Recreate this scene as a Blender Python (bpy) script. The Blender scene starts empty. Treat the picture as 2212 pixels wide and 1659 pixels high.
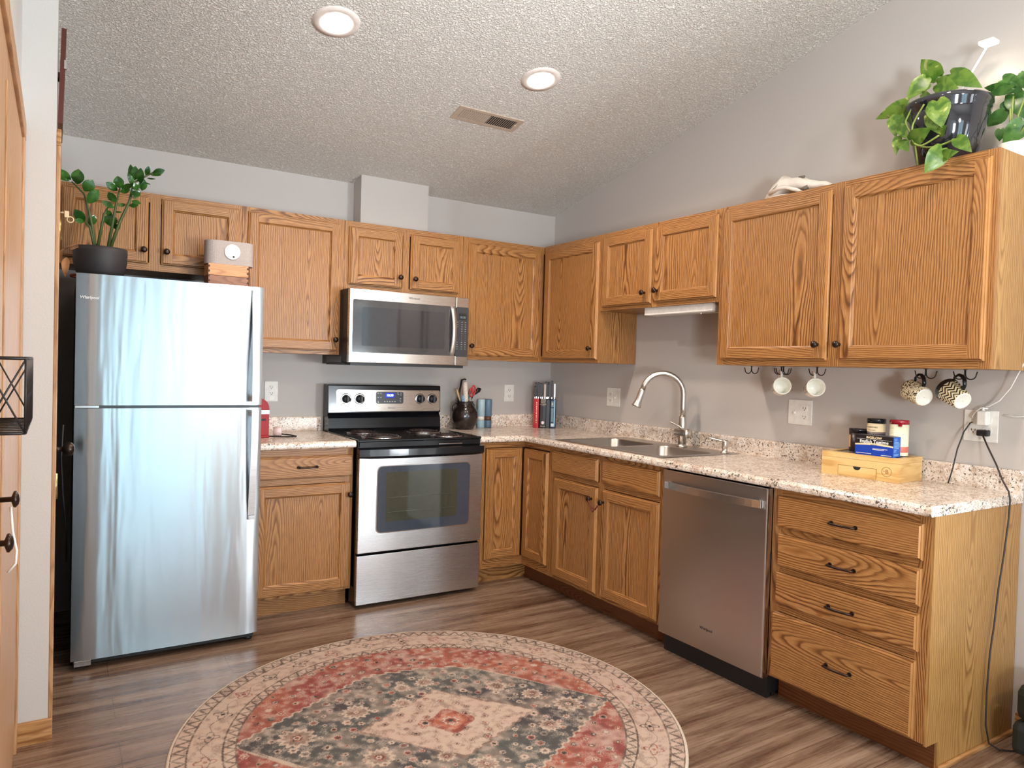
import bpy, math, random
import numpy as np
from mathutils import Vector, Matrix, Euler
random.seed(7)
C = bpy.context.scene.collection
PI = math.pi
R = math.radians

# ------------------------------------------------------------ camera
cam_d = bpy.data.cameras.new('camera'); cam = bpy.data.objects.new('camera', cam_d); C.objects.link(cam)
cam_d.sensor_fit = 'HORIZONTAL'; cam_d.sensor_width = 36.0
cam_d.lens = 36.0*1556.65/2212.0
cam_d.clip_start = .05; cam_d.clip_end = 60
_y, _p, _r = -.5626, -.0225, .0293
_f = Vector((-math.sin(_y)*math.cos(_p), math.cos(_y)*math.cos(_p), math.sin(_p)))
_rt = Vector((math.cos(_y), math.sin(_y), 0)); _up = _rt.cross(_f)
_R = _rt*math.cos(_r)+_up*math.sin(_r); _U = -_rt*math.sin(_r)+_up*math.cos(_r)
cam.matrix_world = Matrix(((_R.x,_U.x,-_f.x,-3.086),(_R.y,_U.y,-_f.y,-4.3642),(_R.z,_U.z,-_f.z,1.3308),(0,0,0,1)))
bpy.context.scene.camera = cam
# ------------------------------------------------------------ world, exposure, patio door daylight, added fill lights
W = bpy.data.worlds.new('world'); bpy.context.scene.world = W; W.use_nodes = True
_bg = W.node_tree.nodes['Background']; _bg.inputs[0].default_value = (.72,.9,1,1); _bg.inputs[1].default_value = 1.3
vs = bpy.context.scene.view_settings
vs.view_transform = 'Standard'; vs.look = 'None'; vs.exposure = 0.56; vs.gamma = 1.0; vs.use_curve_mapping = False
cy = bpy.context.scene.cycles
cy.max_bounces = 8; cy.diffuse_bounces = 5; cy.glossy_bounces = 4; cy.transmission_bounces = 5; cy.transparent_max_bounces = 8
cy.caustics_reflective = False; cy.caustics_refractive = False; cy.use_denoising = True; cy.sample_clamp_indirect = 6
def area(name, loc, rot, sx, sy, power, col):
    l = bpy.data.lights.new(name, 'AREA'); l.shape = 'RECTANGLE'; l.size = sx; l.size_y = sy; l.energy = power; l.color = col
    o = bpy.data.objects.new(name, l); C.objects.link(o); o.location = loc; o.rotation_euler = rot; return o
area('daylight_patio_door', (-2.0,-7.45,1.1), (R(100),0,0), 1.3, 2.1, 42, (.55,.86,1))
area('added_front_fill', (-.34,-7.5,.9), (R(115),0,0), .5, 1.8, 18, (.9,.96,1))  # fill added behind the camera, tilted up to brighten the ceiling
lp = bpy.data.lights.new('added_fill_lamp','POINT'); lp.energy = 60; lp.color = (1,.93,.86); lp.shadow_soft_size = .13  # unseen lamp added to lift the ceiling and back wall
lpo = bpy.data.objects.new('added_fill_lamp', lp); C.objects.link(lpo); lpo.location = (-1.5,-5.3,2.15)
def aim(o, p): o.rotation_euler = (Vector(p)-o.location).to_track_quat('-Z','Y').to_euler()
aim(area('added_side_fill', (.75,-6.9,.8), (0,0,0), 1.1, 1.2, 360, (.88,.95,1)), (-2.5,-1.4,2.75))  # fill added outside a made-up window, aimed at the left ceiling
aim(area('added_left_fill', (-3.95,-7.4,.8), (0,0,0), 1.1, 1.2, 360, (.92,.96,1)), (-1.1,-1.5,2.6))  # second added fill, aimed at the kitchen through a made-up left window

# ------------------------------------------------------------ materials
def sr(r,g,b):
    f = lambda c: (c/255/12.92) if c/255 <= .04045 else ((c/255+.055)/1.055)**2.4
    return (f(r),f(g),f(b),1)
class NT:
    def __init__(s, name):
        s.m = bpy.data.materials.new(name); s.m.use_nodes = True; s.t = s.m.node_tree; s.n = s.t.nodes; s.l = s.t.links
        s.b = s.n['Principled BSDF']
    def node(s, typ, props={}, **ins):
        n = s.n.new(typ)
        for k,v in props.items(): setattr(n,k,v)
        for k,v in ins.items():
            k = int(k[1:]) if k[0]=='i' and k[1:].isdigit() else k.replace('_',' ')
            s.put(n.inputs[k], v)
        return n
    def put(s, inp, v):
        if hasattr(v,'is_output') or isinstance(v, bpy.types.NodeSocket): s.l.new(v, inp)
        else: inp.default_value = v
    def math(s, op, a, b=0.0, c=None, clamp=False):
        n = s.n.new('ShaderNodeMath'); n.operation = op; n.use_clamp = clamp
        s.put(n.inputs[0],a); s.put(n.inputs[1],b)
        if c is not None: s.put(n.inputs[2],c)
        return n.outputs[0]
    def comb(s, x, y, z):
        n = s.n.new('ShaderNodeCombineXYZ'); s.put(n.inputs[0],x); s.put(n.inputs[1],y); s.put(n.inputs[2],z); return n.outputs[0]
    def noise(s, vec, scale, detail=2.0, rough=.5, dist=0.0):
        n = s.n.new('ShaderNodeTexNoise'); s.put(n.inputs['Vector'],vec); n.inputs['Scale'].default_value=scale
        n.inputs['Detail'].default_value=detail; n.inputs['Roughness'].default_value=rough; n.inputs['Distortion'].default_value=dist
        return n.outputs['Fac']
    def ramp(s, fac, stops, interp='LINEAR'):
        n = s.n.new('ShaderNodeValToRGB'); n.color_ramp.interpolation = interp; e = n.color_ramp.elements
        while len(e) < len(stops): e.new(.5)
        for q,(p,c) in zip(e, stops): q.position = p; q.color = c if len(c)==4 else (*c,1)
        s.put(n.inputs[0],fac); return n.outputs[0]
    def mix(s, f, a, b, mode='MIX'):
        n = s.n.new('ShaderNodeMix'); n.data_type='RGBA'; n.blend_type=mode
        s.put(n.inputs[0],f); s.put(n.inputs[6],a); s.put(n.inputs[7],b); return n.outputs[2]
    def coord(s, which='Object'):
        return s.n.new('ShaderNodeTexCoord').outputs[which]
    def sep(s, v):
        n = s.n.new('ShaderNodeSeparateXYZ'); s.put(n.inputs[0],v); return n.outputs
    def bump(s, h, strength=.3, dist=.002):
        n = s.n.new('ShaderNodeBump'); s.put(n.inputs['Height'],h); n.inputs['Strength'].default_value=strength; n.inputs['Distance'].default_value=dist
        s.l.new(n.outputs[0], s.b.inputs['Normal']); return n
    def set(s, **k):
        for a,v in k.items(): s.put(s.b.inputs[a.replace('_',' ')], v)
        return s
_pc = {}
def plain(name, col, rough=.5, metal=0.0, spec=.5, coat=0.0, var=.06, emis=None, es=0, scale=40):
    """one-colour procedural surface with a faint noise variation in colour and relief"""
    if name in _pc: return _pc[name]
    t = NT(name); c = t.coord(); n = t.noise(c, scale, 3)
    dark = tuple(x*(1-var) for x in col[:3])+(1,); lite = tuple(min(1,x*(1+var)) for x in col[:3])+(1,)
    t.set(Base_Color=t.ramp(n, [(.3,dark),(.7,lite)]), Roughness=rough, Metallic=metal)
    t.b.inputs['Specular IOR Level'].default_value = spec
    t.b.inputs['Coat Weight'].default_value = coat
    if emis: t.set(Emission_Color=emis, Emission_Strength=es)
    _pc[name] = t.m; return t.m
def oak(name, axis, lo, mid, hi, board=.26, freq=125.0, rough=.38, contrast=1.0, groove=.0):
    t = NT(name)
    rnd = t.node('ShaderNodeObjectInfo').outputs['Random']
    sp = t.sep(t.coord())
    h = t.math('ADD', sp[0], sp[1])
    a, l = (h, sp[2]) if axis=='v' else (sp[2], h)
    a = t.math('ADD', a, t.math('MULTIPLY', rnd, 17.3))
    l = t.math('ADD', l, t.math('MULTIPLY', rnd, 41.7))
    q = t.math('DIVIDE', a, board); cell = t.math('FLOOR', q)
    X = t.math('MULTIPLY', t.math('SUBTRACT', t.math('FRACT', q), .5), board)
    wn = t.node('ShaderNodeTexWhiteNoise', {'noise_dimensions':'1D'}, W=cell).outputs['Value']
    lv = t.math('ADD', t.math('MULTIPLY', l, .55), t.math('MULTIPLY', wn, 53.0))
    big = t.noise(t.comb(t.math('MULTIPLY', a, 1.2), lv, 0.0), 1.6, 1.0, .4)
    Y = t.math('MULTIPLY', t.math('SUBTRACT', big, .38), .30)
    X = t.math('ADD', X, t.math('MULTIPLY', t.math('SUBTRACT', wn, .5), board*.7))
    wob = t.noise(t.comb(t.math('MULTIPLY', a, 5.0), l, 0.0), 4.5, 2.0, .55)
    r = t.math('SQRT', t.math('ADD', t.math('MULTIPLY', X, X), t.math('MULTIPLY', Y, Y)))
    ph = t.math('ADD', t.math('MULTIPLY', r, freq), t.math('MULTIPLY', wob, 1.7))
    g = t.math('FRACT', ph)
    fine = t.noise(t.comb(t.math('MULTIPLY', a, 520.0), t.math('MULTIPLY', l, 14.0), 0.0), 1.0, 2.0, .6)
    patch = t.noise(t.comb(t.math('MULTIPLY', a, 3.0), t.math('MULTIPLY', l, .8), 1.7), 2.0, 2.0)
    col = t.ramp(g, [(0,mid),(.09,lo),(.16,lo),(.34,mid),(.62,hi),(.93,hi),(1,mid)])
    fade = t.noise(t.comb(t.math('MULTIPLY', a, 14.0), t.math('MULTIPLY', l, 1.6), 4.0), 1.0, 2.0)
    col = t.mix(t.ramp(fade, [(.40,(0,0,0)),(.70,(.60,.60,.60))]), col, t.mix(.5, mid, hi))
    col = t.mix(t.math('MULTIPLY', t.ramp(fine, [(.44,(0,0,0)),(.64,(1,1,1))]), .50*contrast), col, lo)
    col = t.mix(t.math('MULTIPLY', patch, .45), col, mid)
    t.set(Base_Color=col, Roughness=t.math('ADD', rough-.06, t.math('MULTIPLY', fine, .14)))
    t.bump(t.math('ADD', t.math('MULTIPLY', fine, -.5), t.math('MULTIPLY', g, .15)), .12, .001)
    return t.m
OL, OM, OH = sr(68,36,14), sr(156,103,53), sr(192,144,90)
OAKV = oak('oak_vertical','v',OL,OM,OH); OAKH = oak('oak_horizontal','h',OL,OM,OH)
OAKP = oak('oak_panel','v',OL,OM,OH,board=.30,freq=105)
OAKE = oak('oak_end_panel','v',sr(124,84,42),sr(170,126,72),sr(192,150,92),board=.34,freq=85)
OAKT = oak('oak_trim','v',sr(146,104,64),sr(184,140,98),sr(202,162,122),board=.2,freq=60)
OAKTH = oak('oak_trim_horizontal','h',sr(130,85,45),sr(175,125,75),sr(205,160,108),board=.2,freq=60)
EDGEM = plain('oak_edge_profile', sr(176,126,72), .35, var=.12, scale=12)
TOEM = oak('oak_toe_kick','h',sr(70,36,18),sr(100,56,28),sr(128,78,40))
BAMB = oak('bamboo','h',sr(196,150,88),sr(222,182,118),sr(232,198,138),board=.03,freq=25,contrast=.4)
DSHELF = oak('cabinet_underside','h',sr(60,42,30),sr(80,58,42),sr(95,70,50))

def wallpaint(name, col, bs=.25):
    t = NT(name); c = t.coord(); n = t.noise(c, 3.0, 2.0); f = t.noise(c, 160, 4.0, .6)
    t.set(Base_Color=t.mix(t.math('MULTIPLY', n, .10), col, tuple(x*.85 for x in col[:3])+(1,)), Roughness=.55)
    t.bump(f, bs, .0015); return t.m
WALL = wallpaint('painted_drywall', sr(194,189,185)); WALLL = wallpaint('painted_drywall_left', sr(205,203,200), .5)
def ceilmat():
    t = NT('textured_ceiling'); c = t.coord()
    n = t.noise(c, 115, 3.0, .55, .5); n2 = t.noise(c, 28, 2.0)
    k = t.math('ADD', t.ramp(n, [(.42,(0,0,0)),(.60,(1,1,1))]), t.math('MULTIPLY', n2, .4))
    t.set(Base_Color=t.ramp(n, [(.35,sr(218,214,206)),(.60,sr(250,247,241))]), Roughness=.8)
    t.bump(k, .85, .008); return t.m
CEIL = ceilmat()
def floormat():
    t = NT('vinyl_plank_floor'); c = t.coord(); sp = t.sep(c)
    v = t.comb(sp[0], t.math('ADD', sp[1], .185), 0.0)
    br = t.node('ShaderNodeTexBrick', {'offset':.37,'offset_frequency':2}, Vector=v, Scale=1.0, Mortar_Size=.0012, Mortar_Smooth=.1, Bias=0.0, Brick_Width=1.22, Row_Height=.2,
                Color1=(0,0,0,1), Color2=(1,1,1,1), Mortar=(.5,.5,.5,1))
    row = t.math('FLOOR', t.math('DIVIDE', t.math('ADD', sp[1], .185), .2))
    rn = t.node('ShaderNodeTexWhiteNoise', {'noise_dimensions':'1D'}, W=row).outputs['Value']
    x = t.math('ADD', sp[0], t.math('MULTIPLY', rn, 9.0))
    s1 = t.noise(t.comb(t.math('MULTIPLY', x, 1.1), t.math('MULTIPLY', sp[1], 15.0), 0.0), 1.0, 4.0, .6, .5)
    s2 = t.noise(t.comb(t.math('MULTIPLY', x, 5.0), t.math('MULTIPLY', sp[1], 110.0), 0.0), 1.0, 3.0, .6)
    s3 = t.noise(t.comb(t.math('MULTIPLY', x, 50.0), t.math('MULTIPLY', sp[1], 9.0), 0.0), 1.0, 2.0, .6)
    f = t.math('ADD', t.math('MULTIPLY', s1, .7), t.math('MULTIPLY', s2, .3))
    col = t.ramp(f, [(.30,sr(68,47,37)),(.42,sr(108,83,67)),(.53,sr(143,118,99)),(.68,sr(172,148,128))])
    col = t.mix(t.math('MULTIPLY', t.math('SUBTRACT', 1.0, br.outputs['Color']), .22), col, sr(98,74,60))
    col = t.mix(t.math('MULTIPLY', t.ramp(s3, [(.55,(0,0,0)),(.75,(1,1,1))]), .16), col, sr(175,152,130))
    col = t.mix(t.math('MULTIPLY', br.outputs['Fac'], .7), col, sr(50,36,30))
    t.set(Base_Color=col, Roughness=t.math('ADD', .20, t.math('MULTIPLY', s2, .16)))
    t.bump(t.math('SUBTRACT', t.math('MULTIPLY', s2, .5), br.outputs['Fac']), .18, .0012); return t.m
FLOOR = floormat()
def granite():
    t = NT('speckled_laminate'); c = t.coord()
    a = t.noise(c, 95, 3.0, .6, .3); b = t.noise(c, 30, 3.0, .6, .8); d = t.noise(c, 170, 2.0, .6); e = t.noise(c, 8, 2.0)
    col = t.ramp(b, [(.36,sr(206,186,168)),(.5,sr(232,220,208)),(.64,sr(242,234,226))])
    col = t.mix(t.ramp(d, [(.56,(0,0,0)),(.62,(.7,.7,.7))]), col, sr(140,120,102))
    th = t.math('ADD', a, t.math('MULTIPLY', t.math('SUBTRACT', e, .5), .25))
    col = t.mix(t.ramp(th, [(.585,(0,0,0)),(.63,(.95,.95,.95))]), col, sr(70,63,58))
    t.set(Base_Color=col, Roughness=.22); return t.m
GRAN = granite()
def steel(name, col=(.62,.63,.64,1), rough=.27, axis=0, wavy=0.0, streak=.02, aniso=True):
    t = NT(name); sp = t.sep(t.coord())
    ac, al = (sp[2], sp[0]) if axis==0 else (t.math('ADD',sp[0],sp[1]), sp[2])
    s = t.noise(t.comb(t.math('MULTIPLY', al, 6.0), t.math('MULTIPLY', ac, 1400.0), 0.0), 1.0, 2.0)
    t.set(Base_Color=t.mix(s, tuple(x*(1-streak*2) for x in col[:3])+(1,), col), Metallic=1.0, Roughness=t.math('ADD', rough-.015, t.math('MULTIPLY', s, .03)))
    if wavy:
        w = t.noise(t.comb(t.math('MULTIPLY', sp[0], 13.0), 0.0, t.math('MULTIPLY', sp[2], 1.3)), 1.0, 2.0, .5, .2)
        t.bump(t.math('ADD', t.math('MULTIPLY', w, 1.0), t.math('MULTIPLY', s, .004)), wavy, .02)
    t.b.inputs['Anisotropic'].default_value = .9 if wavy else (.75 if aniso else 0.0)
    if aniso: t.l.new(t.comb(0.0,0.0,1.0), t.b.inputs['Tangent'])
    return t.m
STEEL = steel('brushed_steel'); STEELF = steel('brushed_steel_fridge', (.48,.52,.55,1), .25, 0, .11); STEELV = steel('brushed_steel_dishwasher', (.60,.57,.55,1), .30, 1)
NICKEL = steel('brushed_nickel', (.66,.62,.57,1), .33, 1, aniso=False); SINKM = steel('sink_steel', (.50,.47,.44,1), .30, 0, aniso=False)
STEELW = steel('brushed_steel_warm', (.66,.62,.57,1), .27, 0)
BLACKG = plain('black_enamel', (.006,.007,.009,1), .16, spec=.35, coat=.08); BLACKM = plain('black_matte', (.012,.012,.014,1), .45)
BLACKP = plain('black_plastic', (.014,.014,.016,1), .4, spec=.3); DGREY = plain('dark_grey_panel', (.045,.047,.052,1), .25)
BRONZE = plain('oil_rubbed_bronze', (.05,.033,.026,1), .3, .8); WHITEP = plain('white_plastic', sr(232,230,224), .35)
WHITEC = plain('white_ceramic', sr(238,236,226), .15, coat=.3, var=.02); BRASS = plain('brass', (.75,.55,.22,1), .25, 1.0)
GLASSD = plain('dark_window_glass', (.03,.035,.042,1), .05, spec=.9); GLASSM = plain('microwave_window', (.05,.052,.055,1), .08, spec=.8)
GLASSB = plain('oven_glass_border', (.045,.06,.085,1), .08, spec=.9)
COIL = plain('coil_metal', (.06,.045,.045,1), .4, .6); CHROME = plain('chrome', (.6,.58,.58,1), .15, 1.0)
SLOT = plain('slot_black', (.01,.01,.01,1), .6); LCORD = plain('white_cord', sr(235,235,232), .4)
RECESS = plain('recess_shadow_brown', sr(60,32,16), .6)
TEXTW = plain('white_lettering', sr(225,225,225), .5); TEXTD = plain('dark_lettering', (.03,.03,.035,1), .4)
LAMPM = plain('lamp_diffuser', (1,.95,.88,1), .5, emis=(1,.86,.72,1), es=38)
TRIMW = plain('lamp_trim_white', sr(225,215,208), .45)

# ------------------------------------------------------------ mesh builder
class MB:
    def __init__(s): s.v=[]; s.f=[]; s.m=[]; s.sm=[]
    def add(s, vs_, fs, mi=0, smooth=False):
        o=len(s.v); s.v += [tuple(v) for v in vs_]
        for f in fs: s.f.append([i+o for i in f]); s.m.append(mi); s.sm.append(smooth)
        return s
    def box(s, x0,x1,y0,y1,z0,z1, mi=0, b=0):
        if x0>x1: x0,x1=x1,x0
        if y0>y1: y0,y1=y1,y0
        if z0>z1: z0,z1=z1,z0
        if not b:
            return s.add([(x0,y0,z0),(x1,y0,z0),(x1,y1,z0),(x0,y1,z0),(x0,y0,z1),(x1,y0,z1),(x1,y1,z1),(x0,y1,z1)],
                  [(0,3,2,1),(4,5,6,7),(0,1,5,4),(1,2,6,5),(2,3,7,6),(3,0,4,7)], mi)
        b=min(b,(x1-x0)*.45,(y1-y0)*.45,(z1-z0)*.45)
        bm = __import__('bmesh').new(); import bmesh
        bmesh.ops.create_cube(bm, size=1)
        for v in bm.verts: v.co = Vector(((x0+x1)/2+v.co.x*(x1-x0),(y0+y1)/2+v.co.y*(y1-y0),(z0+z1)/2+v.co.z*(z1-z0)))
        bmesh.ops.bevel(bm, geom=list(bm.edges), offset=b, segments=2, profile=.5, affect='EDGES')
        bm.verts.index_update(); s.add([v.co[:] for v in bm.verts], [[v.index for v in f.verts] for f in bm.faces], mi); bm.free(); return s
    def lathe(s, prof, c=(0,0,0), axis=(0,0,1), n=24, mi=0, smooth=True, caps=True):
        ax=Vector(axis).normalized(); q=Vector((0,0,1)).rotation_difference(ax); c=Vector(c); vv=[]
        for r,z in prof:
            for i in range(n):
                a=2*PI*i/n; vv.append(c+q@Vector((r*math.cos(a),r*math.sin(a),z)))
        fs=[(k*n+i,k*n+(i+1)%n,(k+1)*n+(i+1)%n,(k+1)*n+i) for k in range(len(prof)-1) for i in range(n)]
        s.add(vv,fs,mi,smooth); 
        if caps:
            o=len(s.v)-len(vv); s.f.append([o+i for i in range(n)][::-1]); s.m.append(mi); s.sm.append(False)
            s.f.append([o+(len(prof)-1)*n+i for i in range(n)]); s.m.append(mi); s.sm.append(False)
        return s
    def cyl(s, c, r, h, axis=(0,0,1), n=20, mi=0, r2=None): return s.lathe([(r,0),(r if r2 is None else r2,h)], c, axis, n, mi)
    def tube(s, pts, r, n=8, mi=0, closed=False, flat=1.0):
        P=[Vector(p) for p in pts]; m=len(P); rr=r if isinstance(r,(list,tuple)) else [r]*m; vv=[]; prev=None
        for i in range(m):
            if closed: d=P[(i+1)%m]-P[i-1]
            else: d=P[min(i+1,m-1)]-P[max(i-1,0)]
            d=d.normalized() if d.length>1e-9 else Vector((0,0,1))
            if prev is None:
                u=d.orthogonal().normalized()
            else:
                u=(prev-d*prev.dot(d)); u=u.normalized() if u.length>1e-6 else d.orthogonal().normalized()
            prev=u; w=d.cross(u)
            for k in range(n):
                a=2*PI*k/n; vv.append(P[i]+u*math.cos(a)*rr[i]+w*math.sin(a)*rr[i]*flat)
        fs=[(i*n+k,i*n+(k+1)%n,((i+1)%m)*n+(k+1)%n,((i+1)%m)*n+k) for i in range(m if closed else m-1) for k in range(n)]
        if not closed: fs+= [list(range(n))[::-1], [(m-1)*n+k for k in range(n)]]
        return s.add(vv,fs,mi,True)
    def prism(s, poly, fn0, fn1, mi=0, mside=None, smooth=False):
        """poly: 2-D outline, fn0/fn1 map a point to its back and front 3-D place"""
        n=len(poly); vv=[fn0(*p) for p in poly]+[fn1(*p) for p in poly]
        s.add(vv,[list(range(n))[::-1],list(range(n,2*n))],mi)
        o=len(s.v)-2*n
        for i in range(n): s.f.append([o+i,o+(i+1)%n,o+n+(i+1)%n,o+n+i]); s.m.append(mi if mside is None else mside); s.sm.append(smooth)
        return s
    def rr(s, x0,x1,z0,z1,yb,yf,r, mi=0, mside=None, n=5):
        return s.prism(rrect(x0,x1,z0,z1,r,n), lambda x,z:(x,yb,z), lambda x,z:(x,yf,z), mi, mside)
    def xf(s, M, start=0):
        for i in range(start,len(s.v)): s.v[i]=tuple(M@Vector(s.v[i]))
        return s
    def build(s, name, mats, parent=None, label=None, loc=None, sub=0):
        me=bpy.data.meshes.new(name); me.from_pydata(s.v,[],s.f)
        for m in (mats if isinstance(mats,(list,tuple)) else [mats]): me.materials.append(m)
        me.polygons.foreach_set('material_index',s.m); me.polygons.foreach_set('use_smooth',s.sm)
        import bmesh
        bm=bmesh.new(); bm.from_mesh(me); bmesh.ops.recalc_face_normals(bm, faces=bm.faces[:]); bm.to_mesh(me); bm.free()
        me.update(); o=bpy.data.objects.new(name,me); C.objects.link(o)
        if parent is not None: o.parent=parent
        if loc is not None: o.location=loc
        if label: o['label']=label
        if sub:
            md=o.modifiers.new('s','SUBSURF'); md.levels=sub; md.render_levels=sub
        return o
def rrect(x0,x1,z0,z1,r,n=5):
    out=[]
    for cx,cz,a0 in ((x1-r,z0+r,-90),(x1-r,z1-r,0),(x0+r,z1-r,90),(x0+r,z0+r,180)):
        for i in range(n+1):
            a=R(a0+90*i/n); out.append((cx+r*math.cos(a),cz+r*math.sin(a)))
    return out
def thing(name,label,cat,loc=(0,0,0),rz=0,group=None):
    o=bpy.data.objects.new(name,None); C.objects.link(o); o.empty_display_size=.05
    o.location=loc; o.rotation_euler=(0,0,rz); o['label']=label; o['category']=cat
    if group: o['group']=group
    return o
def tag(o,label,cat,group=None,kind=None):
    o['label']=label; o['category']=cat
    if group: o['group']=group
    if kind: o['kind']=kind
    return o
def struct(o): o['kind']='structure'; return o
def text(s, name, size, mat, parent, loc, rot=(PI/2,0,0), ext=.0006, shear=0, align='CENTER', label=None, sx=1.0, bold=0.0, flat_to=None):
    cu=bpy.data.curves.new(name,'FONT'); cu.body=s; cu.size=size; cu.extrude=ext; cu.shear=shear; cu.align_x=align; cu.align_y='CENTER'; cu.offset=bold; cu.resolution_u=3
    t=bpy.data.objects.new(name+'_c',cu); C.objects.link(t)
    bpy.context.view_layer.update()
    me=bpy.data.meshes.new_from_object(t.evaluated_get(bpy.context.evaluated_depsgraph_get()))
    bpy.data.objects.remove(t); bpy.data.curves.remove(cu)
    me.materials.clear(); me.materials.append(mat); me.name=name
    M=Matrix.Translation(loc)@Euler(rot).to_matrix().to_4x4()@Matrix.Diagonal((sx,1,1,1)); me.transform(M)
    o=bpy.data.objects.new(name,me); C.objects.link(o); o.parent=parent
    if label: o['label']=label
    return o

# ------------------------------------------------------------ the room
HC, SL = 2.4495, .218
RY, YB = -4.4, -7.2                      # ridge and window wall
cz = lambda y: HC-SL*y if y>=RY else HC-SL*RY-.2*(RY-y)
XL, XS = -3.20, -3.10
struct(MB().box(XL-.9,.12,YB-.15,.15,-.12,0).build('floor',FLOOR))
def ceiling():
    b=MB()
    for (ya,yb) in ((.15,RY),(RY,YB-.15)):
        za,zb=cz(min(ya,0))-SL*max(ya,0),cz(yb)
        b.add([(XL-.9,ya,za),(.12,ya,za),(.12,yb,zb),(XL-.9,yb,zb),(XL-.9,ya,za+.12),(.12,ya,za+.12),(.12,yb,zb+.12),(XL-.9,yb,zb+.12)],
              [(0,1,2,3),(7,6,5,4),(0,4,5,1),(1,5,6,2),(2,6,7,3),(3,7,4,0)])
    return b.build('ceiling',CEIL)
struct(ceiling())
struct(MB().box(XS-.12,.12,0,.12,0,HC+.05).build('wall_back',WALL))
def xwall(name, xa, xb, ys, z0=0, mat=WALL, holes=()):
    """wall in a plane of constant x, following the ceiling; holes = (y0,y1,z0,z1)"""
    cuts=sorted(set(list(ys)+[RY]+[h[0] for h in holes]+[h[1] for h in holes])); lo,hi=min(ys),max(ys)
    cuts=[c for c in cuts if lo<=c<=hi]; b=MB()
    for a,c in zip(cuts[:-1],cuts[1:]):
        segs=[(z0,None)]
        for h in holes:
            if h[0]<=a and c<=h[1]: segs=[(z0,h[2]),(h[3],None)]
        for s0,s1 in segs:
            ta,tc=(cz(a)+.05,cz(c)+.05) if s1 is None else (s1,s1)
            if s1 is not None and s1-s0<.002: continue
            b.add([(xa,a,s0),(xb,a,s0),(xb,c,s0),(xa,c,s0),(xa,a,ta),(xb,a,ta),(xb,c,tc),(xa,c,tc)],
                  [(0,3,2,1),(4,5,6,7),(0,1,5,4),(1,2,6,5),(2,3,7,6),(3,0,4,7)])
    return struct(b.build(name,mat))
W2=(-6.5,-4.7,.7,2.1); W3=(-6.7,-5.0,.7,2.1); PD=(-2.65,-1.35,.02,2.1); P4=(-.62,-.08,.02,2.1)
xwall('wall_right',0,.12,(YB,0),holes=[W2])
xwall('wall_left',XL-.10,XL,(YB,-1.449),mat=WALLL,holes=[W3])
xwall('wall_left_corner',XS-.2,XS,(-1.449,0.0),mat=WALLL)
def wfront():
    b=MB()
    for x0,x1,z0,z1 in ((XL-.1,PD[0],0,2.9),(PD[1],P4[0],0,2.9),(P4[1],.12,0,2.9),(PD[0],PD[1],2.1,2.9),(P4[0],P4[1],2.1,2.9)): b.box(x0,x1,YB-.12,YB,z0,z1)
    return b.build('wall_front',WALL)
struct(wfront())
# range-vent chase above the microwave cabinets
def chase():
    b=MB(); y=-.130; t0=HC+.02; t1=HC-SL*y+.02
    b.add([(-1.54,y,2.0),(-1.09,y,2.0),(-1.09,-.002,2.0),(-1.54,-.002,2.0),(-1.54,y,t1),(-1.09,y,t1),(-1.09,-.002,t0),(-1.54,-.002,t0)],
          [(0,3,2,1),(4,5,6,7),(0,1,5,4),(1,2,6,5),(2,3,7,6),(3,0,4,7)])
    return b.build('wall_chase',WALL)
struct(chase())
# patio door and three added windows: frames, thin glass, sheer curtains
gl=NT('window_glass'); _tr=gl.node('ShaderNodeBsdfTransparent'); _gl=gl.node('ShaderNodeBsdfGlossy',Roughness=.02); _mx=gl.node('ShaderNodeMixShader',i0=.08,i1=_tr.outputs[0],i2=_gl.outputs[0])
gl.l.new(_mx.outputs[0],gl.n['Material Output'].inputs[0])
def window(nm, fn, w, z0, z1):
    """fn(u, depth, z) gives the room point; frame with one mullion"""
    def bb(b,u0,u1,d0,d1,a,c):
        p=[fn(u,d,z) for z in (a,c) for u,d in ((u0,d0),(u1,d0),(u1,d1),(u0,d1))]
        b.add(p,[(0,3,2,1),(4,5,6,7),(0,1,5,4),(1,2,6,5),(2,3,7,6),(3,0,4,7)])
    f=MB()
    for u0,u1,a,c in ((0,.05,z0,z1),(w-.05,w,z0,z1),(w/2-.03,w/2+.03,z0,z1),(.05,w/2-.03,z0,z0+.05),(w/2+.03,w-.05,z0,z0+.05),(.05,w/2-.03,z1-.05,z1),(w/2+.03,w-.05,z1-.05,z1)): bb(f,u0,u1,.02,.08,a,c)
    o=struct(f.build(nm,WHITEP)); g=MB(); bb(g,.05,w-.05,.047,.053,z0+.05,z1-.05); g.build('pane',gl.m,o)
window('window_1', lambda u,d,z:(PD[0]+u,YB-d,z), PD[1]-PD[0], PD[2], PD[3])
window('added_window_2', lambda u,d,z:(d,W2[0]+u,z), W2[1]-W2[0], W2[2], W2[3])  # unseen opening added to let the side fill in
window('added_window_3', lambda u,d,z:(XL-d,W3[0]+u,z), W3[1]-W3[0], W3[2], W3[3])  # made-up opening for the left fill
window('added_window_4', lambda u,d,z:(P4[0]+u,YB-d,z), P4[1]-P4[0], P4[2], P4[3])  # unseen glass door added for the upward front fill
sh=NT('sheer_curtain'); _a=sh.node('ShaderNodeBsdfTransparent'); _b=sh.node('ShaderNodeBsdfTranslucent',Color=(.85,.92,.96,1)); _c=sh.node('ShaderNodeBsdfDiffuse',Color=(.85,.9,.93,1))
_m1=sh.node('ShaderNodeMixShader',i0=.35,i1=_b.outputs[0],i2=_c.outputs[0]); _w=sh.sep(sh.coord())
_m2=sh.node('ShaderNodeMixShader',i0=.72,i1=_a.outputs[0],i2=_m1.outputs[0]); sh.l.new(_m2.outputs[0],sh.n['Material Output'].inputs[0])
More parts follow.
